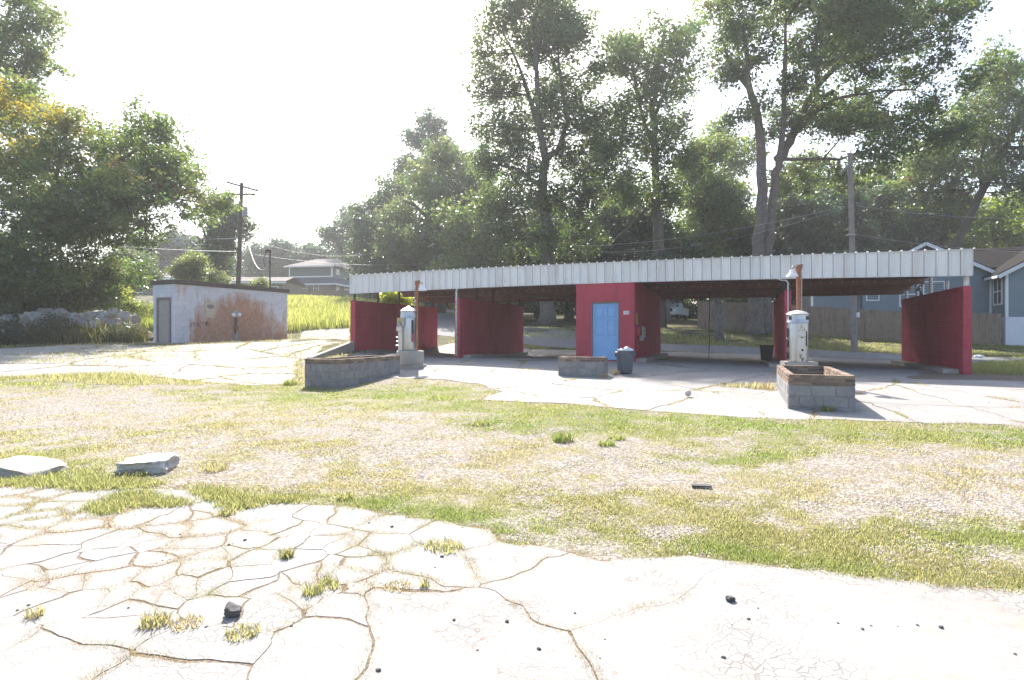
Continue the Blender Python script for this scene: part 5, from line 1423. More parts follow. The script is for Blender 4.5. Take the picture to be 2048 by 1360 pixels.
# centre tall oak
tree('oak_tree', 'tall oak with long straight trunk behind the left bays, tallest at centre', (1092, 650), 50,
     [(1000, 40, 50), (1060, 20, 55), (1120, 40, 50), (1165, 60, 32), (985, 100, 40), (1080, 90, 50), (1140, 110, 45), (958, 180, 26), (1010, 170, 45), (1090, 180, 50), (1160, 190, 45), (1188, 150, 28), (962, 250, 30), (1020, 250, 50),
      (1100, 260, 50), (1170, 260, 42), (975, 320, 38), (1050, 330, 50), (1140, 330, 50), (1185, 330, 34), (1000, 400, 50), (1080, 410, 50), (1160, 400, 50), (1000, 470, 50), (1100, 490, 50), (1180, 470, 45), (1030, 0, 36), (1110, 0, 36)],
     [([(1092, 650), (1093, 560), (1093, 473), (1087, 370), (1089, 309), (1078, 247), (1074, 144), (1065, 40)], 16, 3), ([(1089, 320), (1117, 300), (1134, 247), (1125, 180), (1113, 80)], 8, 2), ([(1083, 270), (1060, 200), (1047, 156), (1019, 90)], 7, 2),
      ([(1089, 380), (1040, 340), (1000, 330), (960, 330)], 5, 1.5), ([(1092, 420), (1150, 370), (1185, 320)], 5, 1.5)], OAK, leaf=.20, clump=.62, per=22, dens=.8, seed=3, depth=.8)
tree('oak_tree', 'slender tall oak with forked trunk right of the tallest central one', (1326, 655), 50,
     [(1240, 80, 30), (1290, 55, 40), (1350, 90, 42), (1380, 55, 26), (1250, 150, 40), (1310, 140, 45), (1365, 160, 40), (1240, 230, 38), (1300, 220, 45), (1360, 240, 40), (1225, 300, 40), (1290, 300, 45), (1370, 310, 36), (1240, 380, 46), (1330, 380, 46), (1215, 250, 26)],
     [([(1326, 655), (1322, 540), (1314, 430), (1313, 381), (1310, 297), (1307, 212), (1314, 140), (1330, 60)], 14, 3), ([(1309, 300), (1290, 250), (1277, 200), (1265, 127), (1240, 66)], 5, 1.5), ([(1312, 305), (1349, 271), (1390, 250)], 4, 1.2), ([(1310, 230), (1345, 150), (1365, 64)], 4, 1.2), ([(1313, 400), (1270, 440), (1210, 500)], 3.5, 1.2)],
     OAK2, leaf=.20, clump=.6, per=20, dens=.8, seed=5, depth=.8)
tree('oak_tree', 'massive spreading oak with twin grey trunks rising behind the third bay', (1512, 674), 37.2,
     [(1440, 20, 34), (1500, 30, 42), (1560, 20, 48), (1630, 30, 52), (1700, 30, 52), (1770, 20, 52), (1850, 20, 45), (1450, 90, 32), (1520, 100, 36), (1590, 100, 42), (1660, 100, 48), (1740, 90, 48), (1820, 80, 44), (1880, 60, 24), (1460, 150, 28), (1560, 180, 36),
      (1630, 180, 42), (1710, 170, 48), (1790, 160, 48), (1850, 150, 34), (1480, 235, 30), (1570, 250, 30), (1640, 260, 40), (1720, 250, 45), (1800, 240, 45), (1870, 215, 34), (1690, 330, 40), (1770, 315, 40), (1620, 340, 36), (1600, -25, 50), (1750, -25, 50), (1480, -20, 36), (1850, 300, 30)],
     [([(1512, 674), (1515, 600), (1519, 504), (1525, 381), (1519, 254), (1498, 178), (1493, 110), (1485, 42)], 17, 3), ([(1530, 668), (1532, 560), (1540, 445), (1550, 360), (1561, 310), (1565, 254), (1570, 127), (1572, 42)], 13.5, 2.5),
      ([(1556, 320), (1587, 271), (1612, 212), (1637, 169), (1688, 114), (1773, 25)], 11, 3), ([(1590, 265), (1630, 225), (1667, 199), (1752, 182), (1830, 180)], 6, 1.5), ([(1560, 318), (1610, 318), (1680, 318), (1740, 300), (1820, 275)], 4, 1.5), ([(1637, 169), (1630, 100), (1640, 30)], 6, 1.5), ([(1500, 180), (1460, 130), (1440, 60)], 5, 1.5), ([(1688, 114), (1760, 110), (1830, 90)], 4, 1.2)],
     OAK, leaf=.165, clump=.5, per=24, dens=.9, seed=8, depth=.7, bark='bark')
tree('leaning_tree', 'leafy tree with dark trunk leaning right above the blue house roof', (1905, 600), 54,
     [(1990, 110, 28), (2030, 150, 34), (1930, 180, 32), (1980, 200, 42), (2040, 230, 36), (1900, 240, 40), (1960, 280, 45), (2030, 300, 42), (1880, 315, 40), (1950, 350, 45), (2030, 370, 42), (2090, 300, 50), (2090, 180, 42), (2130, 240, 40)],
     [([(1905, 600), (1909, 496), (1964, 381), (1998, 318), (2023, 271), (2060, 200)], 11, 3), ([(1964, 385), (1960, 320), (1985, 240)], 5, 1.5), ([(1998, 318), (1975, 260), (1930, 210)], 4, 1.5)], OAK2, leaf=.22, clump=.6, per=22, dens=.85, seed=12, bark='bark_dark')
tree('slim_tree', 'tree with straight dark forking trunk left of the leaning one', (1848, 600), 60,
     [(1845, 300, 30), (1880, 330, 36), (1830, 370, 40), (1890, 400, 40), (1850, 430, 42), (1800, 390, 34), (1800, 440, 38), (1900, 450, 36)],
     [([(1848, 600), (1846, 500), (1845, 424), (1841, 339), (1838, 280)], 9, 2.5), ([(1845, 424), (1870, 350), (1895, 300)], 5, 1.5), ([(1843, 380), (1815, 330), (1800, 290)], 4, 1.5), ([(1868, 600), (1885, 480), (1900, 381), (1926, 326)], 7, 2)], MID, leaf=.22, clump=.6, per=20, dens=.75, seed=14, bark='bark_dark')
tree('sunlit_tree', 'yellow green backlit tree low behind the blue house at right', (1990, 610), 68,
     [(1930, 430, 44), (1985, 420, 44), (2040, 430, 44), (1960, 480, 44), (2010, 490, 44), (2070, 470, 46), (1900, 480, 36), (2100, 420, 40), (1900, 520, 30)], [([(1990, 610), (1990, 520), (1985, 440)], 8, 3)], (.15, .20, .035), leaf=.26, clump=.75, per=24, dens=.9, seed=16)
# dark understory behind the wash building
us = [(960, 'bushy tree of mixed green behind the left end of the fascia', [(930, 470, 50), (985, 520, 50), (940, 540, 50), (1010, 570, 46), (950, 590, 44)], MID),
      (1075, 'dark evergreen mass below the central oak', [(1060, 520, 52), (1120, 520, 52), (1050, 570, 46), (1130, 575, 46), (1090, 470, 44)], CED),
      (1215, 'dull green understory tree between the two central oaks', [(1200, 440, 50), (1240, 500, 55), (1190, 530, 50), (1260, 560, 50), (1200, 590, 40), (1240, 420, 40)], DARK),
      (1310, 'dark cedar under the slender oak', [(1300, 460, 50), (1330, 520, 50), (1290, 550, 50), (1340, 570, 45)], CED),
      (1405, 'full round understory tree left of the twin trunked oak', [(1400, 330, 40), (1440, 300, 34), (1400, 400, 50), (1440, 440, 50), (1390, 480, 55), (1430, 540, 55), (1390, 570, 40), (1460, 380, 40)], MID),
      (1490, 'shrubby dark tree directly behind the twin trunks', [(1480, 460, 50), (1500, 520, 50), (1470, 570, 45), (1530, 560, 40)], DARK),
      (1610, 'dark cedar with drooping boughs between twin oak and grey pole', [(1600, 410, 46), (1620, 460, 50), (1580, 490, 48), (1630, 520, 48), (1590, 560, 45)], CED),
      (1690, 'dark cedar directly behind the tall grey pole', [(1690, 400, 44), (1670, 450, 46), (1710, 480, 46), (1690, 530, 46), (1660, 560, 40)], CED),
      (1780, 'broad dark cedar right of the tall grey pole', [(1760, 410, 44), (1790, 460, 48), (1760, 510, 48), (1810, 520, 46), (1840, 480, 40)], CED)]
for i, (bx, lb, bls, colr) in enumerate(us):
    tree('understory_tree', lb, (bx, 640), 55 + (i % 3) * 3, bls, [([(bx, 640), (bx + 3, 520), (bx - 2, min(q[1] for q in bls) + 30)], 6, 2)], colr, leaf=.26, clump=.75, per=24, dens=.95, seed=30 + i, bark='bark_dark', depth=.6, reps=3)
bgt = [(985, 'mid green tree far behind the left side of the central oak', [(960, 350, 44), (1000, 420, 50), (940, 430, 46), (1030, 470, 46)]),
       (1215, 'mid green tree far behind the gap between the central oak and the slender oak', [(1200, 360, 44), (1240, 400, 50), (1190, 450, 46), (1260, 470, 46), (1210, 290, 34)]),
       (1430, 'mid green tree far behind, left of the twin trunks', [(1420, 300, 44), (1450, 390, 46), (1400, 440, 46), (1470, 450, 46), (1480, 310, 40), (1380, 360, 40), (1440, 255, 30)]),
       (1620, 'mid green tree far behind, right of the twin trunks', [(1600, 340, 40), (1640, 390, 46), (1590, 430, 46), (1680, 440, 46), (1640, 470, 46)]),
       (1790, 'mid green tree far behind, between grey pole and slim dark trunks', [(1740, 370, 40), (1780, 350, 40), (1800, 420, 46), (1750, 450, 46), (1840, 460, 46)]),
       (1110, 'mid green tree far behind the central oak trunk', [(1110, 400, 44), (1140, 450, 46), (1080, 460, 46), (1120, 510, 46)])]
for i, (bx, lb, bls) in enumerate(bgt):
    tree('background_tree', lb, (bx, 630), 74 + i % 3 * 4, bls, [([(bx, 630), (bx + 2, 500), (bx, 400)], 6, 2)], (MID, BRT, MID)[i % 3], leaf=.32, clump=.95, per=20, dens=.75, seed=140 + i, bark='bark_dark', depth=.4, reps=2, mat='leaf_far')
# trees left of centre
tree('pine_tree', 'distant tall pine rising above the trees left of centre', (850, 600), 95, [(855, 245, 26), (880, 265, 26), (835, 285, 22), (865, 290, 28), (815, 325, 22), (850, 330, 28), (890, 310, 24), (805, 350, 18), (870, 360, 34), (840, 380, 34)],
     [([(850, 600), (852, 420), (858, 240)], 6, 1.5)], (.05, .075, .045), leaf=.34, clump=.9, per=22, dens=.8, seed=50)
tree('broadleaf_tree', 'broad sunlit tree in front of the pine left of centre', (880, 620), 64, [(800, 430, 50), (850, 370, 46), (900, 420, 55), (925, 330, 40), (880, 310, 34), (950, 390, 45), (850, 480, 55), (910, 500, 55), (800, 490, 45), (950, 470, 45), (830, 540, 40), (900, 560, 45)],
     [([(880, 620), (878, 500), (872, 400), (880, 330)], 10, 3), ([(876, 460), (830, 410), (805, 400)], 5, 2), ([(878, 440), (925, 370)], 5, 2)], (.085, .115, .04), leaf=.25, clump=.72, per=24, dens=.95, seed=52)
tree('broadleaf_tree', 'mid green tree left of the broad sunlit one, over the fascia end', (770, 610), 80, [(760, 410, 32), (790, 380, 32), (740, 440, 34), (780, 460, 45), (745, 490, 40), (800, 520, 45), (750, 540, 40), (780, 560, 36)], [([(770, 610), (770, 500), (772, 420)], 7, 2)], (.06, .09, .036), leaf=.3, clump=.85, per=22, dens=.9, seed=54)
tree('broadleaf_tree', 'rounded tree standing behind the two storey house', (690, 590), 112, [(690, 455, 26), (715, 475, 28), (665, 480, 22), (690, 500, 34), (725, 510, 30), (655, 470, 14), (705, 440, 14), (730, 540, 26)], [([(690, 590), (692, 480)], 5, 2)], (.06, .09, .045), leaf=.38, clump=1.0, per=20, dens=.9, seed=56)
far_l = [(530, 520, 30, 'hazy far tree right behind the service mast'), (575, 505, 26, 'hazy far tree left of the grey house roof'), (620, 505, 30, 'hazy far tree just above the grey house ridge'), (645, 500, 22, 'small hazy far tree right of the grey house ridge'), (555, 500, 20, 'lowest hazy far tree between the mast and grey house')]
for i, (px, py, r, lb) in enumerate(far_l):
    tree('far_tree', lb, (px, 590), 128, [(px, py, r), (px - r * .6, py + r * .6, r * .8), (px + r * .6, py + r * .7, r * .8), (px, py + r * 1.3, r)], [([(px, 590), (px, py)], 3, 1)], (.06, .085, .05), leaf=.45, clump=1.1, per=18, dens=.9, seed=60 + i, reps=2)
far_l2 = [(350, 478, 28, 'hazy rounded tree far behind, between left oak and snag'), (300, 505, 32, 'hazy tree far behind the feathery shrub'), (385, 495, 28, 'hazy tree far behind, left of the snag')]
for i, (px, py, r, lb) in enumerate(far_l2):
    tree('far_tree', lb, (px, 590), 112, [(px, py, r), (px - r * .6, py + r * .6, r * .8), (px + r * .6, py + r * .7, r * .8), (px, py + r * 1.4, r * 1.1)], [([(px, 590), (px, py)], 3, 1)], (.055, .08, .045), leaf=.42, clump=1.0, per=20, dens=.95, seed=70 + i, reps=2)
# vine clad snag
tree('vine_covered_snag', 'dead tree wrapped in vines with bare spiky branches beside the leaning pole', (428, 590), 62, [(440, 420, 26), (425, 450, 24), (450, 450, 30), (430, 490, 26), (460, 490, 30), (440, 525, 30), (470, 430, 18), (495, 470, 14), (415, 410, 12), (485, 450, 16)],
     [([(428, 590), (428, 500), (424, 420), (428, 390), (433, 376)], 8, 1.0), ([(424, 420), (418, 390), (416, 378)], 3, .8), ([(420, 500), (405, 455), (393, 428)], 3, 1), ([(440, 500), (465, 440), (478, 405)], 4, 1)], (.055, .08, .03), leaf=.22, clump=.6, per=22, dens=.9, seed=80, bark='bark')
# big left trees
tree('left_oak', 'large dark tree hanging over the rubble at left, some leaves turning yellow', (-45, 700), 33,
     [(60, 430, 80), (160, 330, 66), (250, 330, 66), (320, 330, 54), (335, 262, 34), (300, 270, 34), (245, 275, 30), (250, 400, 60), (330, 400, 44), (385, 375, 26), (400, 350, 14), (120, 250, 40), (40, 300, 55), (170, 240, 34), (60, 520, 70), (150, 470, 56), (160, 540, 50), (215, 460, 34), (130, 400, 60), (285, 450, 26), (275, 485, 16), (60, 230, 36), (-40, 350, 70), (-40, 480, 70), (365, 430, 16), (180, 400, 50), (20, 560, 60), (100, 570, 45)],
     [([(-45, 700), (-30, 600), (10, 510), (60, 430), (110, 380), (180, 350)], 20, 5), ([(60, 440), (150, 420), (240, 400), (300, 405), (340, 395)], 8, 2), ([(250, 400), (290, 425), (300, 440)], 3, 1), ([(100, 390), (130, 300), (160, 250)], 5, 1.5), ([(0, 530), (60, 560), (130, 540)], 5, 1.5), ([(150, 370), (240, 320), (320, 270)], 6, 1.5), ([(30, 620), (12, 540), (40, 500)], 6, 2)],
     (.090, .130, .036), leaf=.16, clump=.45, per=26, dens=.82, seed=90, yel=[(115, 235, 60, (.26, .22, .035)), (50, 290, 50, (.24, .22, .04)), (320, 365, 14, (.3, .16, .04)), (190, 340, 24, (.16, .17, .03)), (205, 330, 20, (.18, .19, .04))], depth=.6)
tree('tall_left_tree', 'tall light green tree cut by the upper left corner of the picture', (-30, 690), 38,
     [(20, 60, 46), (58, 30, 34), (45, 130, 36), (72, 112, 24), (95, 126, 10), (15, 190, 46), (60, 195, 26), (10, 250, 44), (-30, 120, 60), (-30, 230, 50), (40, -15, 34), (75, 5, 16)],
     [([(-30, 690), (-30, 450), (-20, 250), (0, 120), (20, 20)], 14, 3), ([(-10, 190), (30, 140), (70, 110)], 4, 1), ([(5, 110), (40, 60), (60, 25)], 4, 1)], (.10, .135, .04), leaf=.17, clump=.5, per=22, dens=.75, seed=92, yel=[(60, 205, 40, (.2, .19, .04))])
tree('edge_shrub', 'dense dark thicket under the left tree above the rubble', (60, 670), 34.5, [(20, 600, 44), (80, 590, 48), (140, 590, 44), (60, 630, 36), (-20, 620, 48), (110, 620, 28), (170, 570, 34), (200, 540, 28), (195, 590, 22)], [([(60, 670), (64, 600)], 5, 2), ([(130, 660), (150, 560)], 4, 1.5)], (.075, .105, .032), cat='thicket', leaf=.15, clump=.45, per=26, dens=1.0, seed=94, depth=.5, yel=[(150, 600, 40, (.17, .19, .035)), (95, 600, 18, (.16, .18, .035))])  # yel patches here put sunlit foliage into the thicket's leaf colour
# shrubs round the pump house
tree('feathery_shrub', 'feathery rounded small tree left of the white building', (268, 620), 52, [(265, 540, 26), (240, 545, 22), (295, 545, 22), (250, 515, 18), (285, 520, 18), (265, 565, 30), (300, 560, 18), (228, 560, 16)], [([(268, 620), (266, 570), (260, 530)], 3, 1)], (.085, .115, .045), leaf=.14, clump=.42, per=28, dens=1.0, seed=100)
tree('round_shrub', 'light green rounded shrub over the white building roof', (380, 610), 50, [(375, 535, 20), (398, 530, 20), (360, 545, 14), (405, 548, 14), (385, 550, 22)], [([(380, 610), (382, 545)], 3, 1)], (.13, .16, .045), cat='shrub', leaf=.14, clump=.4, per=28, dens=1.0, seed=101)
tree('round_shrub', 'small leafy shrub beside the snag trunk over the white building roof', (440, 605), 46, [(430, 550, 12), (440, 560, 12), (432, 570, 12)], [([(440, 605), (434, 560)], 2, 1)], (.13, .16, .06), cat='shrub', leaf=.14, clump=.34, per=24, dens=1.0, seed=102)
tree('yellow_shrub', 'yellow green sunlit shrub rising behind the rubble heap', (215, 640), 40, [(215, 575, 18), (230, 585, 16), (200, 590, 16), (240, 600, 14), (210, 605, 18), (190, 600, 12)], [([(215, 640), (217, 590)], 2, 1)], (.20, .24, .04), cat='shrub', leaf=.15, clump=.36, per=24, dens=1.0, seed=103)
tree('bank_shrub', 'light green weedy shrubs along the crest behind the rubble heap', (170, 640), 35.5, [(140, 612, 12), (165, 605, 14), (190, 612, 12), (215, 612, 13), (240, 615, 12), (265, 612, 14), (285, 618, 12), (120, 610, 10)], [([(170, 640), (172, 612)], 1.5, .6), ([(250, 640), (252, 615)], 1.5, .6)], (.15, .19, .04), cat='shrub', leaf=.11, clump=.3, per=24, dens=.8, seed=106, depth=.4)
tree('roof_weed', 'weedy sapling showing over the low house roof behind the mast', (520, 600), 50, [(510, 570, 10), (530, 568, 10), (522, 563, 8)], [([(520, 600), (520, 570)], 1.5, .7)], (.13, .16, .05), cat='shrub', leaf=.12, clump=.3, per=20, dens=1.0, seed=104)
tree('sapling', 'yellow green sapling with big leaves peeping over the first red wall', (790, 690), 30.5, [(785, 594, 12), (775, 600, 10), (795, 604, 12), (800, 594, 8), (812, 607, 6), (815, 598, 5), (770, 590, 6)], [([(790, 690), (788, 640), (786, 598)], 1.6, .6), ([(790, 660), (805, 615), (812, 603)], 1, .4)], (.26, .30, .05), cat='sapling', leaf=.15, clump=.2, per=12, dens=1.0, seed=105, twigs=False)
# trunks on the verge
tree('pruned_tree', 'short pale trunk with stubby pruned limbs on the verge behind the third bay', (1437, 683), 34.5, [(1438, 575, 26), (1418, 560, 22), (1462, 565, 22)], [([(1437, 683), (1438, 650), (1436, 600), (1432, 588)], 9.5, 7), ([(1436, 605), (1428, 575), (1418, 545), (1410, 520)], 5, 2), ([(1437, 602), (1447, 590), (1452, 586)], 5, 4), ([(1437, 600), (1440, 560), (1450, 530)], 4, 2)], DARK, leaf=.14, clump=.4, per=22, dens=.9, seed=110, bark='bark')
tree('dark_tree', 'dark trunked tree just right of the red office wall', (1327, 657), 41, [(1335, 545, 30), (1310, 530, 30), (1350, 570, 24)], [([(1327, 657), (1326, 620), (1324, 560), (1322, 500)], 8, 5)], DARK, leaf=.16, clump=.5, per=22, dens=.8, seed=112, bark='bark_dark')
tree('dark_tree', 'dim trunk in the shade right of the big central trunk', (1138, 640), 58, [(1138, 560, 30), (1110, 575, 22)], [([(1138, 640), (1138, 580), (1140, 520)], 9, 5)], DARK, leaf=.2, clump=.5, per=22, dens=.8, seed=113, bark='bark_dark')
# far woods closing every gap
rw = random.Random(17)
blobs = [(x + rw.uniform(-14, 14), 560 + rw.uniform(-30, 40) - 50 * max(0, math.sin((x - 820) / 420)), rw.uniform(36, 58)) for x in range(760, 2500, 34)]
blobs += [(x + rw.uniform(-14, 14), 625 + rw.uniform(-15, 15), rw.uniform(30, 44)) for x in range(880, 2500, 38)]
tree('woods', '', (1400, 620), 88, blobs, [], (.045, .064, .028), leaf=.42, clump=1.15, per=24, dens=.85, seed=120, kind='stuff', depth=.12, reps=2, mat='leaf_far')
blobs = [(x + rw.uniform(-16, 16), 545 + rw.uniform(-18, 24), rw.uniform(24, 40)) for x in range(-420, 760, 30)] + [(x + rw.uniform(-16, 16), 590 + rw.uniform(-10, 14), rw.uniform(20, 30)) for x in range(-420, 760, 34)]
tree('woods', '', (200, 600), 140, blobs, [], (.05, .075, .042), leaf=.6, clump=1.5, per=22, dens=.8, seed=121, kind='stuff', depth=.1, reps=2, mat='leaf_far')
blobs = [(x + rw.uniform(-16, 16), 560 + rw.uniform(-60, 60), rw.uniform(50, 80)) for x in range(-520, -60, 50)]
tree('woods', '', (-300, 640), 46, blobs, [], (.045, .064, .028), leaf=.3, clump=.8, per=24, dens=.7, seed=122, kind='stuff', depth=.12, reps=2, mat='leaf_far')

# ------------------------------------------------------------------ grass
def blades(name, pts, hgt, wid, lean, tint, seed, kind='stuff', seg=1):
    rg = np.random.default_rng(seed); n = len(pts)
    a = rg.uniform(0, 2 * np.pi, n); d = np.stack([np.cos(a), np.sin(a), np.zeros(n)], 1); pz = np.stack([-np.sin(a), np.cos(a), np.zeros(n)], 1)
    hh_ = hgt[:, None]; ln = lean[:, None] * hh_; ww = wid[:, None] * .5
    up = np.array([0, 0, 1.0])
    p = np.asarray(pts)
    if seg == 1:
        v = np.stack([p - pz * ww, p + pz * ww, p + d * ln + up * hh_], 1).reshape(-1, 3); f = np.arange(3 * n).reshape(n, 3); rep = 3
        me = np_mesh(name, v, f, M['grass'], False, np.repeat(tint, rep, axis=0))
    else:
        m1 = p + d * ln * .3 + up * hh_ * .6; tip = p + d * ln + up * hh_
        v = np.stack([p - pz * ww, p + pz * ww, m1 + pz * ww * .8, m1 - pz * ww * .8, tip + pz * ww * .15, tip - pz * ww * .15], 1).reshape(-1, 3)
        b = np.arange(n)[:, None] * 6; f = np.concatenate([b + np.array([0, 1, 2, 3]), b + np.array([3, 2, 4, 5])])
        me = np_mesh(name, v, f, M['grass'], False, np.repeat(tint, 6, axis=0))
    o = link(name, me); tag(o, kind=kind); return o
STRAW = np.array([.36, .315, .215]); OLIVE = np.array([.265, .26, .12]); GREEN = np.array([.155, .215, .065])
def gcol(g, rg):
    g = g[:, None]; c_ = np.where(g < .5, STRAW * (1 - 2 * g) + OLIVE * 2 * g, OLIVE * (2 - 2 * g) + GREEN * (2 * g - 1))
    return np.clip(c_ * rg.uniform(.75, 1.25, (len(g), 1)), .01, .8)
rg = np.random.default_rng(77)
# candidate tufts over the lot, thinned by the cover map
nt_ = 240000
px = np.stack([rg.uniform(-260, 2320, nt_), 742 + (1215 - 742) * rg.random(nt_) ** 1.25], 1)
q = GN(px); xy = q[:, :2]
keep = ~(in_poly(xy, PAD) | in_poly(xy, APRON) | in_poly(xy, LEFT)) & (((xy - np.array(UO)) @ np.array(VV)) < 3)
pl_in = in_poly(xy, [(-5.5, 15.9), (-4.4, 15.2), (-3.1, 17.8), (-4.2, 18.5)])
keep &= ~pl_in
q = q[keep]; xy = q[:, :2]
dd, gg, _ = cover(xy)
kp = rg.random(len(q)) < np.clip((dd - .2) * 1.35, .10, 1) ** 1.1
q, dd, gg = q[kp], dd[kp], gg[kp]
nb = rg.integers(5, 11, len(q)); ix = np.repeat(np.arange(len(q)), nb)
dist = np.hypot(q[:, 0], q[:, 1])[ix]
rad = .022 + .0035 * dist
pp = q[ix] + np.concatenate([rg.normal(size=(len(ix), 2)) * rad[:, None], np.full((len(ix), 1), -.008)], 1)
ht = rg.uniform(.010, .038, len(ix)) * (.75 + .35 * dd[ix]) * (1 + .012 * dist)
gt = np.clip(gg[ix] + rg.normal(size=len(ix)) * .12 + (rg.random(len(q)) - .5)[ix] * .3, 0, 1)
blades('lot_grass', pp, ht, .004 + .00075 * dist, rg.uniform(.2, 1.3, len(ix)), gcol(gt, rg), 5)
# weeds in the slab cracks: along slab edges in the pad and yards
def crack_weeds(name, root, n_per_m, hmin, hmax, seed, clump_s, thr, green):
    rg = np.random.default_rng(seed); P_ = []
    for o in COL.objects:
        if o.parent and o.parent.name == root and o.type == 'MESH':
            me = o.data; co = np.zeros(len(me.vertices) * 3, np.float32); me.vertices.foreach_get('co', co); co = co.reshape(-1, 3)
            cnt = {}
            for pg in me.polygons:
                if abs(pg.normal.z) < .5:
                    vs_ = sorted(pg.vertices, key=lambda i: -co[i][2])[:2]; a, b = co[vs_[0]], co[vs_[1]]
                    L = np.linalg.norm(a - b); m_ = rg.poisson(L * n_per_m)
                    if m_: t_ = rg.random((m_, 1)); P_.append(a * (1 - t_) + b * t_)
    P_ = np.concatenate(P_); nz = fbm(P_[:, :2], clump_s, seed); P_ = P_[nz > thr]; nz = nz[nz > thr]
    nb = rg.integers(4, 9, len(P_)); ix = np.repeat(np.arange(len(P_)), nb)
    pp = P_[ix] + np.concatenate([rg.normal(size=(len(ix), 2)) * .018, np.full((len(ix), 1), -.03)], 1)
    k_ = ((nz - thr) / (1 - thr))[ix]
    dist = np.hypot(pp[:, 0], pp[:, 1])
    ht = .03 + rg.uniform(hmin, hmax, len(ix)) * (.5 + 1.2 * k_)
    gt = np.clip(green + (fbm(P_[:, :2], 1.3, seed + 9) - .5)[ix] * 1.3 + rg.normal(size=len(ix)) * .1, 0, 1)
    col = gcol(gt, rg); br = (rg.random(len(ix)) < .3)[:, None]; col = np.where(br, np.array([.20, .14, .095]) * rg.uniform(.7, 1.3, (len(ix), 1)), col)
    blades(name, pp, ht, .0035 + .0007 * dist, rg.uniform(.3, 1.6, len(ix)), col, seed)
crack_weeds('crack_weeds', 'concrete_pad', 130, .003, .02, 31, 1.9, .38, .28)
crack_weeds('crack_weeds', 'apron', 26, .01, .05, 33, 1.2, .52, .4)
crack_weeds('crack_weeds', 'yard_slabs', 22, .015, .06, 35, .8, .45, .6)
def tufts(name, items, seed):
    """countable tufts: (px,py,spread m,height m,green,count)"""
    rg = np.random.default_rng(seed)
    for px_, py_, sp, hh_, g, n, lb in items:
        c_ = G(px_, py_); pts = np.array([c_.x, c_.y, c_.z + .0]) + np.concatenate([(lambda a_, r_: np.stack([np.cos(a_) * r_, np.sin(a_) * r_], 1))(rg.uniform(0, 6.283, n), sp * 1.5 * np.sqrt(rg.random(n))), np.zeros((n, 1))], 1)
        dist = c_.y
        o = blades(name, pts, rg.uniform(.4, 1.1, n) * hh_ * .75, np.full(n, .004 + .0007 * dist), rg.uniform(.15, 1.1, n), gcol(np.clip(g + rg.normal(size=n) * .15, 0, 1), rg), seed + int(px_), kind='stuff' if sp > .12 else None, seg=2)
        if sp <= .12: tag(o, lb, 'grass tuft')
tufts('grass_tuft', [(308, 1256, .05, .09, .38, 170, 'yellowish grass tuft on the lower left concrete'), (70, 1248, .03, .08, .35, 70, 'thin grass tuft near the lower left corner'), (372, 1262, .06, .05, .22, 170, 'straw coloured low tuft right of the yellowish one'),
                     (485, 1276, .06, .05, .45, 200, 'low green tuft at the crack below the dark stone'), (574, 1118, .03, .09, .6, 120, 'green tuft standing in the vertical crack at left'), (625, 1198, .04, .08, .6, 100, 'green blades at the crack junction left of centre'), (658, 1178, .05, .07, .6, 120, 'spreading green blades right of the crack junction'),
                     (850, 1178, .02, .07, .55, 40, 'tiny lone green sprig on the central concrete'), (888, 1098, .10, .07, .5, 240, 'wide low grass tuft along the crack at centre'), (795, 1180, .06, .03, .15, 180, 'reddish dry mat of weeds on the central concrete'), (1655, 824, .06, .16, .6, 130, 'bright tuft at the slab edge in front of the right planter'),
                     (1125, 884, .10, .17, .85, 260, 'deep green clump in the middle of the lot'), (1212, 894, .08, .13, .8, 180, 'green clump right of the deep green one'), (1235, 880, .08, .11, .75, 150, 'small green clump behind the pair at lot centre'), (962, 850, .1, .12, .7, 180, 'grey green clump left of the lot centre'),
                     (580, 770, .14, .22, .75, 200, 'bright weeds at the left corner of the long planter'), (880, 800, .2, .12, .75, 240, 'bright grass patch below the long planter end'), (1230, 750, .06, .26, .12, 60, 'dry straw weeds between small planter and trash can'), (1210, 757, .06, .22, .12, 60, 'dry weeds at the right foot of the small planter'),
                     (1520, 778, .22, .22, .3, 260, 'grey dry weeds on the slab left of the right planter'), (1470, 774, .25, .14, .4, 200, 'low green weeds left of the dry ones on the slab'), (690, 1004, .05, .09, .6, 110, 'green tuft at the pad edge left of centre'), (455, 1034, .05, .08, .5, 150, 'yellow green tuft between slabs at left'), (430, 945, .1, .12, .4, 170, 'yellowish clump right of the long pale stone'), (275, 951, .12, .09, .6, 220, 'grass along the foot of the long pale stone'), (60, 962, .14, .1, .6, 260, 'grass along the foot of the flat tilted chunk')], 600)
# green mats between the slabs at upper left of the pad
nmat = 9000
px = np.stack([rg.uniform(-100, 620, nmat), rg.uniform(945, 1045, nmat)], 1); q = GN(px)
mk = np.maximum.reduce([bump(px, a, b, c_, d_) for a, b, c_, d_ in ((60, 968, 70, 9), (200, 970, 120, 14), (270, 1000, 70, 18), (210, 1018, 50, 14), (330, 1008, 60, 8), (450, 995, 60, 10), (480, 1010, 50, 10), (420, 985, 50, 8), (560, 1000, 60, 8), (-40, 968, 80, 10))])
kp = rg.random(nmat) < (mk - .35) * 2.2
q = q[kp]; nb = rg.integers(6, 12, len(q)); ix = np.repeat(np.arange(len(q)), nb)
pp = q[ix] + np.concatenate([rg.normal(size=(len(ix), 2)) * .04, np.full((len(ix), 1), .0)], 1)
blades('mat_grass', pp, rg.uniform(.025, .07, len(ix)), np.full(len(ix), .0085), rg.uniform(.3, 1.4, len(ix)), gcol(np.clip(.62 + rg.normal(size=len(ix)) * .15, 0, 1), rg), 55)
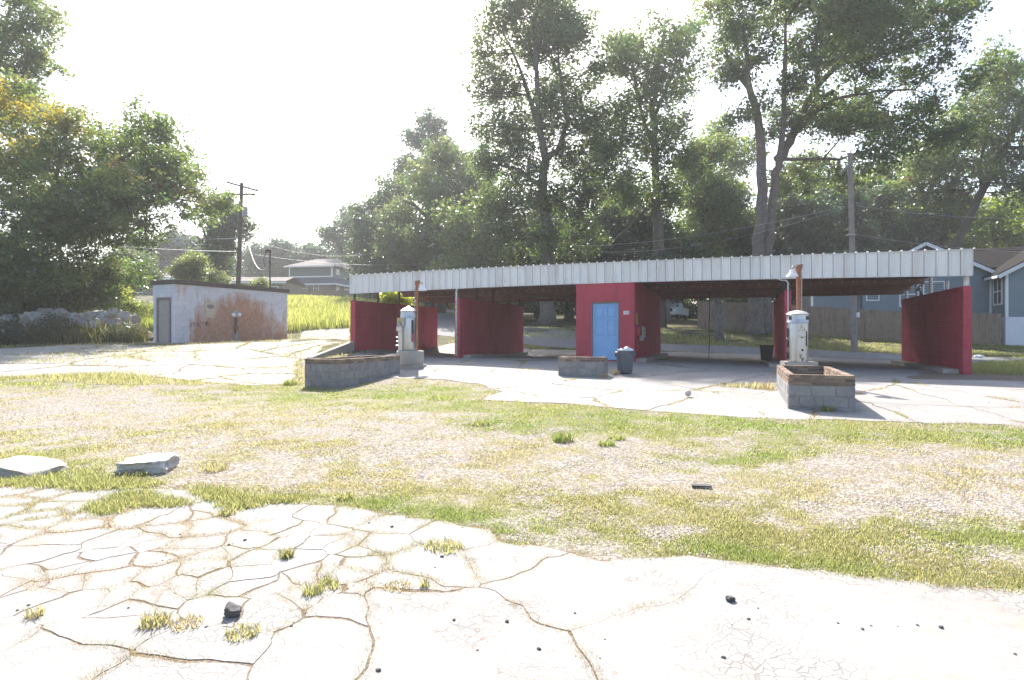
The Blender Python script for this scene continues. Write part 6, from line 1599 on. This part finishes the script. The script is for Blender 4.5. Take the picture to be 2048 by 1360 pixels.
# verge grass along the yards and behind the building
def scatter_px(name, n, x0, x1, y0, y1, hlo, hhi, green, seed, keep, wk=1.0):
    rg = np.random.default_rng(seed); px = np.stack([rg.uniform(x0, x1, n), rg.uniform(y0, y1, n)], 1); q = GN(px)
    k_ = keep(px, q, rg); q = q[k_]; nb = rg.integers(4, 8, len(q)); ix = np.repeat(np.arange(len(q)), nb); dist = np.hypot(q[:, 0], q[:, 1])[ix]
    pp = q[ix] + np.concatenate([rg.normal(size=(len(ix), 2)) * (.05 + .003 * dist)[:, None], np.full((len(ix), 1), -.01)], 1)
    blades(name, pp, rg.uniform(hlo, hhi, len(ix)), (.004 + .0006 * dist) * wk, rg.uniform(.2, 1.1, len(ix)), gcol(np.clip(green + rg.normal(size=len(ix)) * .15, 0, 1), rg), seed + 1)
scatter_px('yard_grass', 16000, -300, 700, 645, 770, .04, .13, .5, 201, lambda px, q, r_: (~in_poly(q[:, :2], LEFT)) & (fbm(q[:, :2], .6, 9) > .45) & (px[:, 0] < 705))
scatter_px('yard_grass', 9000, -200, 700, 655, 760, .05, .14, .5, 203, lambda px, q, r_: r_.random(len(px)) < np.maximum.reduce([bump(px, a, b, c_, d_) for a, b, c_, d_ in ((640, 655, 70, 5), (650, 668, 60, 4), (330, 700, 110, 6), (200, 712, 140, 7), (90, 722, 90, 5), (590, 712, 20, 14), (560, 737, 60, 3), (240, 752, 60, 7), (620, 676, 50, 4))]) * .9)
scatter_px('verge_grass', 30000, 900, 2300, 655, 722, .04, .12, .6, 205, lambda px, q, r_: (~in_poly(q[:, :2], ROAD)) & (~in_poly(q[:, :2], APRON)) & (q[:, 1] > 26) & (fbm(q[:, :2], .7, 4) > .38))
scatter_px('verge_grass', 14000, 1900, 2350, 722, 800, .06, .2, .7, 207, lambda px, q, r_: (~in_poly(q[:, :2], APRON)) & (bump(px, 2080, 745, 190, 18) > .25))
# tall sunlit field grass on the slope behind the pump house
def field(name, n, x0, x1, y0, y1, hlo, hhi, seed, cols, keep=None):
    rg = np.random.default_rng(seed); xy = np.stack([rg.uniform(x0, x1, n), y0 + (y1 - y0) * rg.random(n) ** 1.5], 1)
    if keep is not None: xy = xy[keep(xy)]
    z_ = hN(xy); pts = np.column_stack([xy, z_]); n = len(pts)
    nz = fbm(xy, .35, seed)[:, None]; c_ = np.array(cols[0]) * (1 - nz) + np.array(cols[1]) * nz
    ht = rg.uniform(hlo, hhi, n) * (.6 + .8 * nz[:, 0]); dist = np.hypot(xy[:, 0], xy[:, 1])
    blades(name, pts, ht, .010 + .0009 * dist, rg.uniform(.1, .55, n), np.clip(c_ * rg.uniform(.75, 1.3, (n, 1)), .01, .8), seed, seg=2)
roadk = lambda xy: ~in_poly(xy, ROAD) & ~in_poly(xy, LEFT)
field('field_grass', 52000, -34, -7.5, 38, 88, .3, .85, 301, ((.15, .195, .045), (.30, .30, .11)), lambda xy: roadk(xy) & ((xy[:, 0] - 0) / xy[:, 1] > -.85) & ((xy[:, 0] > -16) | (xy[:, 1] > 44)))
field('field_weeds', 16000, -34, -17, 34.5, 46, .5, 1.3, 302, ((.09, .13, .03), (.19, .21, .055)), roadk)
# dark weeds over and in front of the rubble heap
rg = np.random.default_rng(400); n = 9000
px = np.stack([rg.uniform(-200, 292, n), rg.uniform(650, 700, n)], 1); q = np.array([P(a, b, 30.2 - (b - 660) * .02 + rg.uniform(-.5, 1.4)) for a, b in px]); q[:, 2] = np.maximum(hN(q[:, :2]), q[:, 2] - .3)
kk = rg.random(n) < np.where(px[:, 0] < 130, .9, .5 + .3 * (px[:, 1] > 668)); q = q[kk]; n = len(q)
blades('rubble_weeds', np.array(q), rg.uniform(.25, .8, n), np.full(n, .035), rg.uniform(.2, 1.2, n), np.clip(np.array([.10, .105, .045]) * rg.uniform(.6, 1.5, (n, 1)) + rg.normal(size=(n, 3)) * .012, .01, .5), 401, seg=2)
tree('rubble_bush', 'dark straggly bush growing over the middle of the rubble heap', (112, 690), 30, [(100, 650, 18), (120, 660, 24), (90, 670, 22), (130, 680, 16), (105, 685, 18)], [([(112, 690), (110, 655)], 2, .8)], (.075, .075, .032), cat='bush', leaf=.10, clump=.3, per=24, dens=.9, seed=130, depth=.5)
tree('rubble_bush', 'dark green bush at the left foot of the rubble heap', (30, 690), 29.5, [(20, 665, 22), (45, 675, 18), (0, 680, 22), (60, 685, 14), (-30, 670, 24)], [([(30, 690), (28, 665)], 2, .8)], (.05, .065, .03), cat='bush', leaf=.10, clump=.3, per=24, dens=.9, seed=131, depth=.5)
tree('rubble_bush', 'low grey green bush at the right end of the rubble beside the white building', (255, 682), 30.3, [(265, 662, 16), (245, 670, 16), (280, 675, 12), (225, 676, 12), (265, 680, 12)], [([(255, 682), (257, 665)], 1.5, .6)], (.07, .08, .036), cat='bush', leaf=.09, clump=.26, per=24, dens=.8, seed=132, depth=.5)
# gravel on the lot
ng = 80000
px = np.stack([rg.uniform(-200, 2260, ng), 770 + 420 * rg.random(ng) ** .9], 1); q = GN(px); xy = q[:, :2]
kp = ~(in_poly(xy, PAD) | in_poly(xy, APRON) | in_poly(xy, LEFT)); q = q[kp]
dd, _, _ = cover(q[:, :2]); q = q[rg.random(len(q)) < 1.05 - dd * .8]; n = len(q)
oc = np.array([(1, 0, 0), (-1, 0, 0), (0, 1, 0), (0, -1, 0), (0, 0, .7), (0, 0, -.5)]); of = np.array([(0, 2, 4), (2, 1, 4), (1, 3, 4), (3, 0, 4)])
a = rg.uniform(0, 6.28, n); s_ = (.004 + .00065 * q[:, 1]) * rg.uniform(.5, 1.7, n) ** 1.3
ca, sa = np.cos(a), np.sin(a); jit = rg.uniform(.6, 1.3, (n, 6, 3)); v = oc[None] * jit
v = np.stack([v[:, :, 0] * ca[:, None] - v[:, :, 1] * sa[:, None], v[:, :, 0] * sa[:, None] + v[:, :, 1] * ca[:, None], v[:, :, 2]], 2) * s_[:, None, None] + q[:, None, :]
f = (np.arange(n)[:, None, None] * 6 + of[None]).reshape(-1, 3)
m, t, out = newmat('gravel_stone'); at = t.nodes.new("ShaderNodeAttribute"); at.attribute_name = "tint"; bsdf(t, out, at.outputs[0], .9, 0, .2); M['gravel'] = m
gc = np.clip(np.array([.39, .36, .335]) * rg.uniform(.45, 1.3, (n, 1)) + rg.normal(size=(n, 3)) * .02, .05, .8)
tag(link('gravel', np_mesh('gravel', v.reshape(-1, 3), f, m, False, np.repeat(gc, 6, axis=0))), kind='stuff')

# ------------------------------------------------------------------ summer haze
zmin = min(0.0, float(z.min())) - 1.0
hb2 = MB(); hb2.box(-960, -90, zmin, 960, 960, 62.0)
m, t, out = newmat('haze_air'); pv = N(t, "ShaderNodeVolumePrincipled", Density=.0007, Anisotropy=.35); pv.inputs['Color'].default_value = (.93, .96, 1, 1); t.links.new(pv.outputs[0], out.inputs['Volume'])
hz = hb2.build('haze', m); tag(hz, kind='stuff')
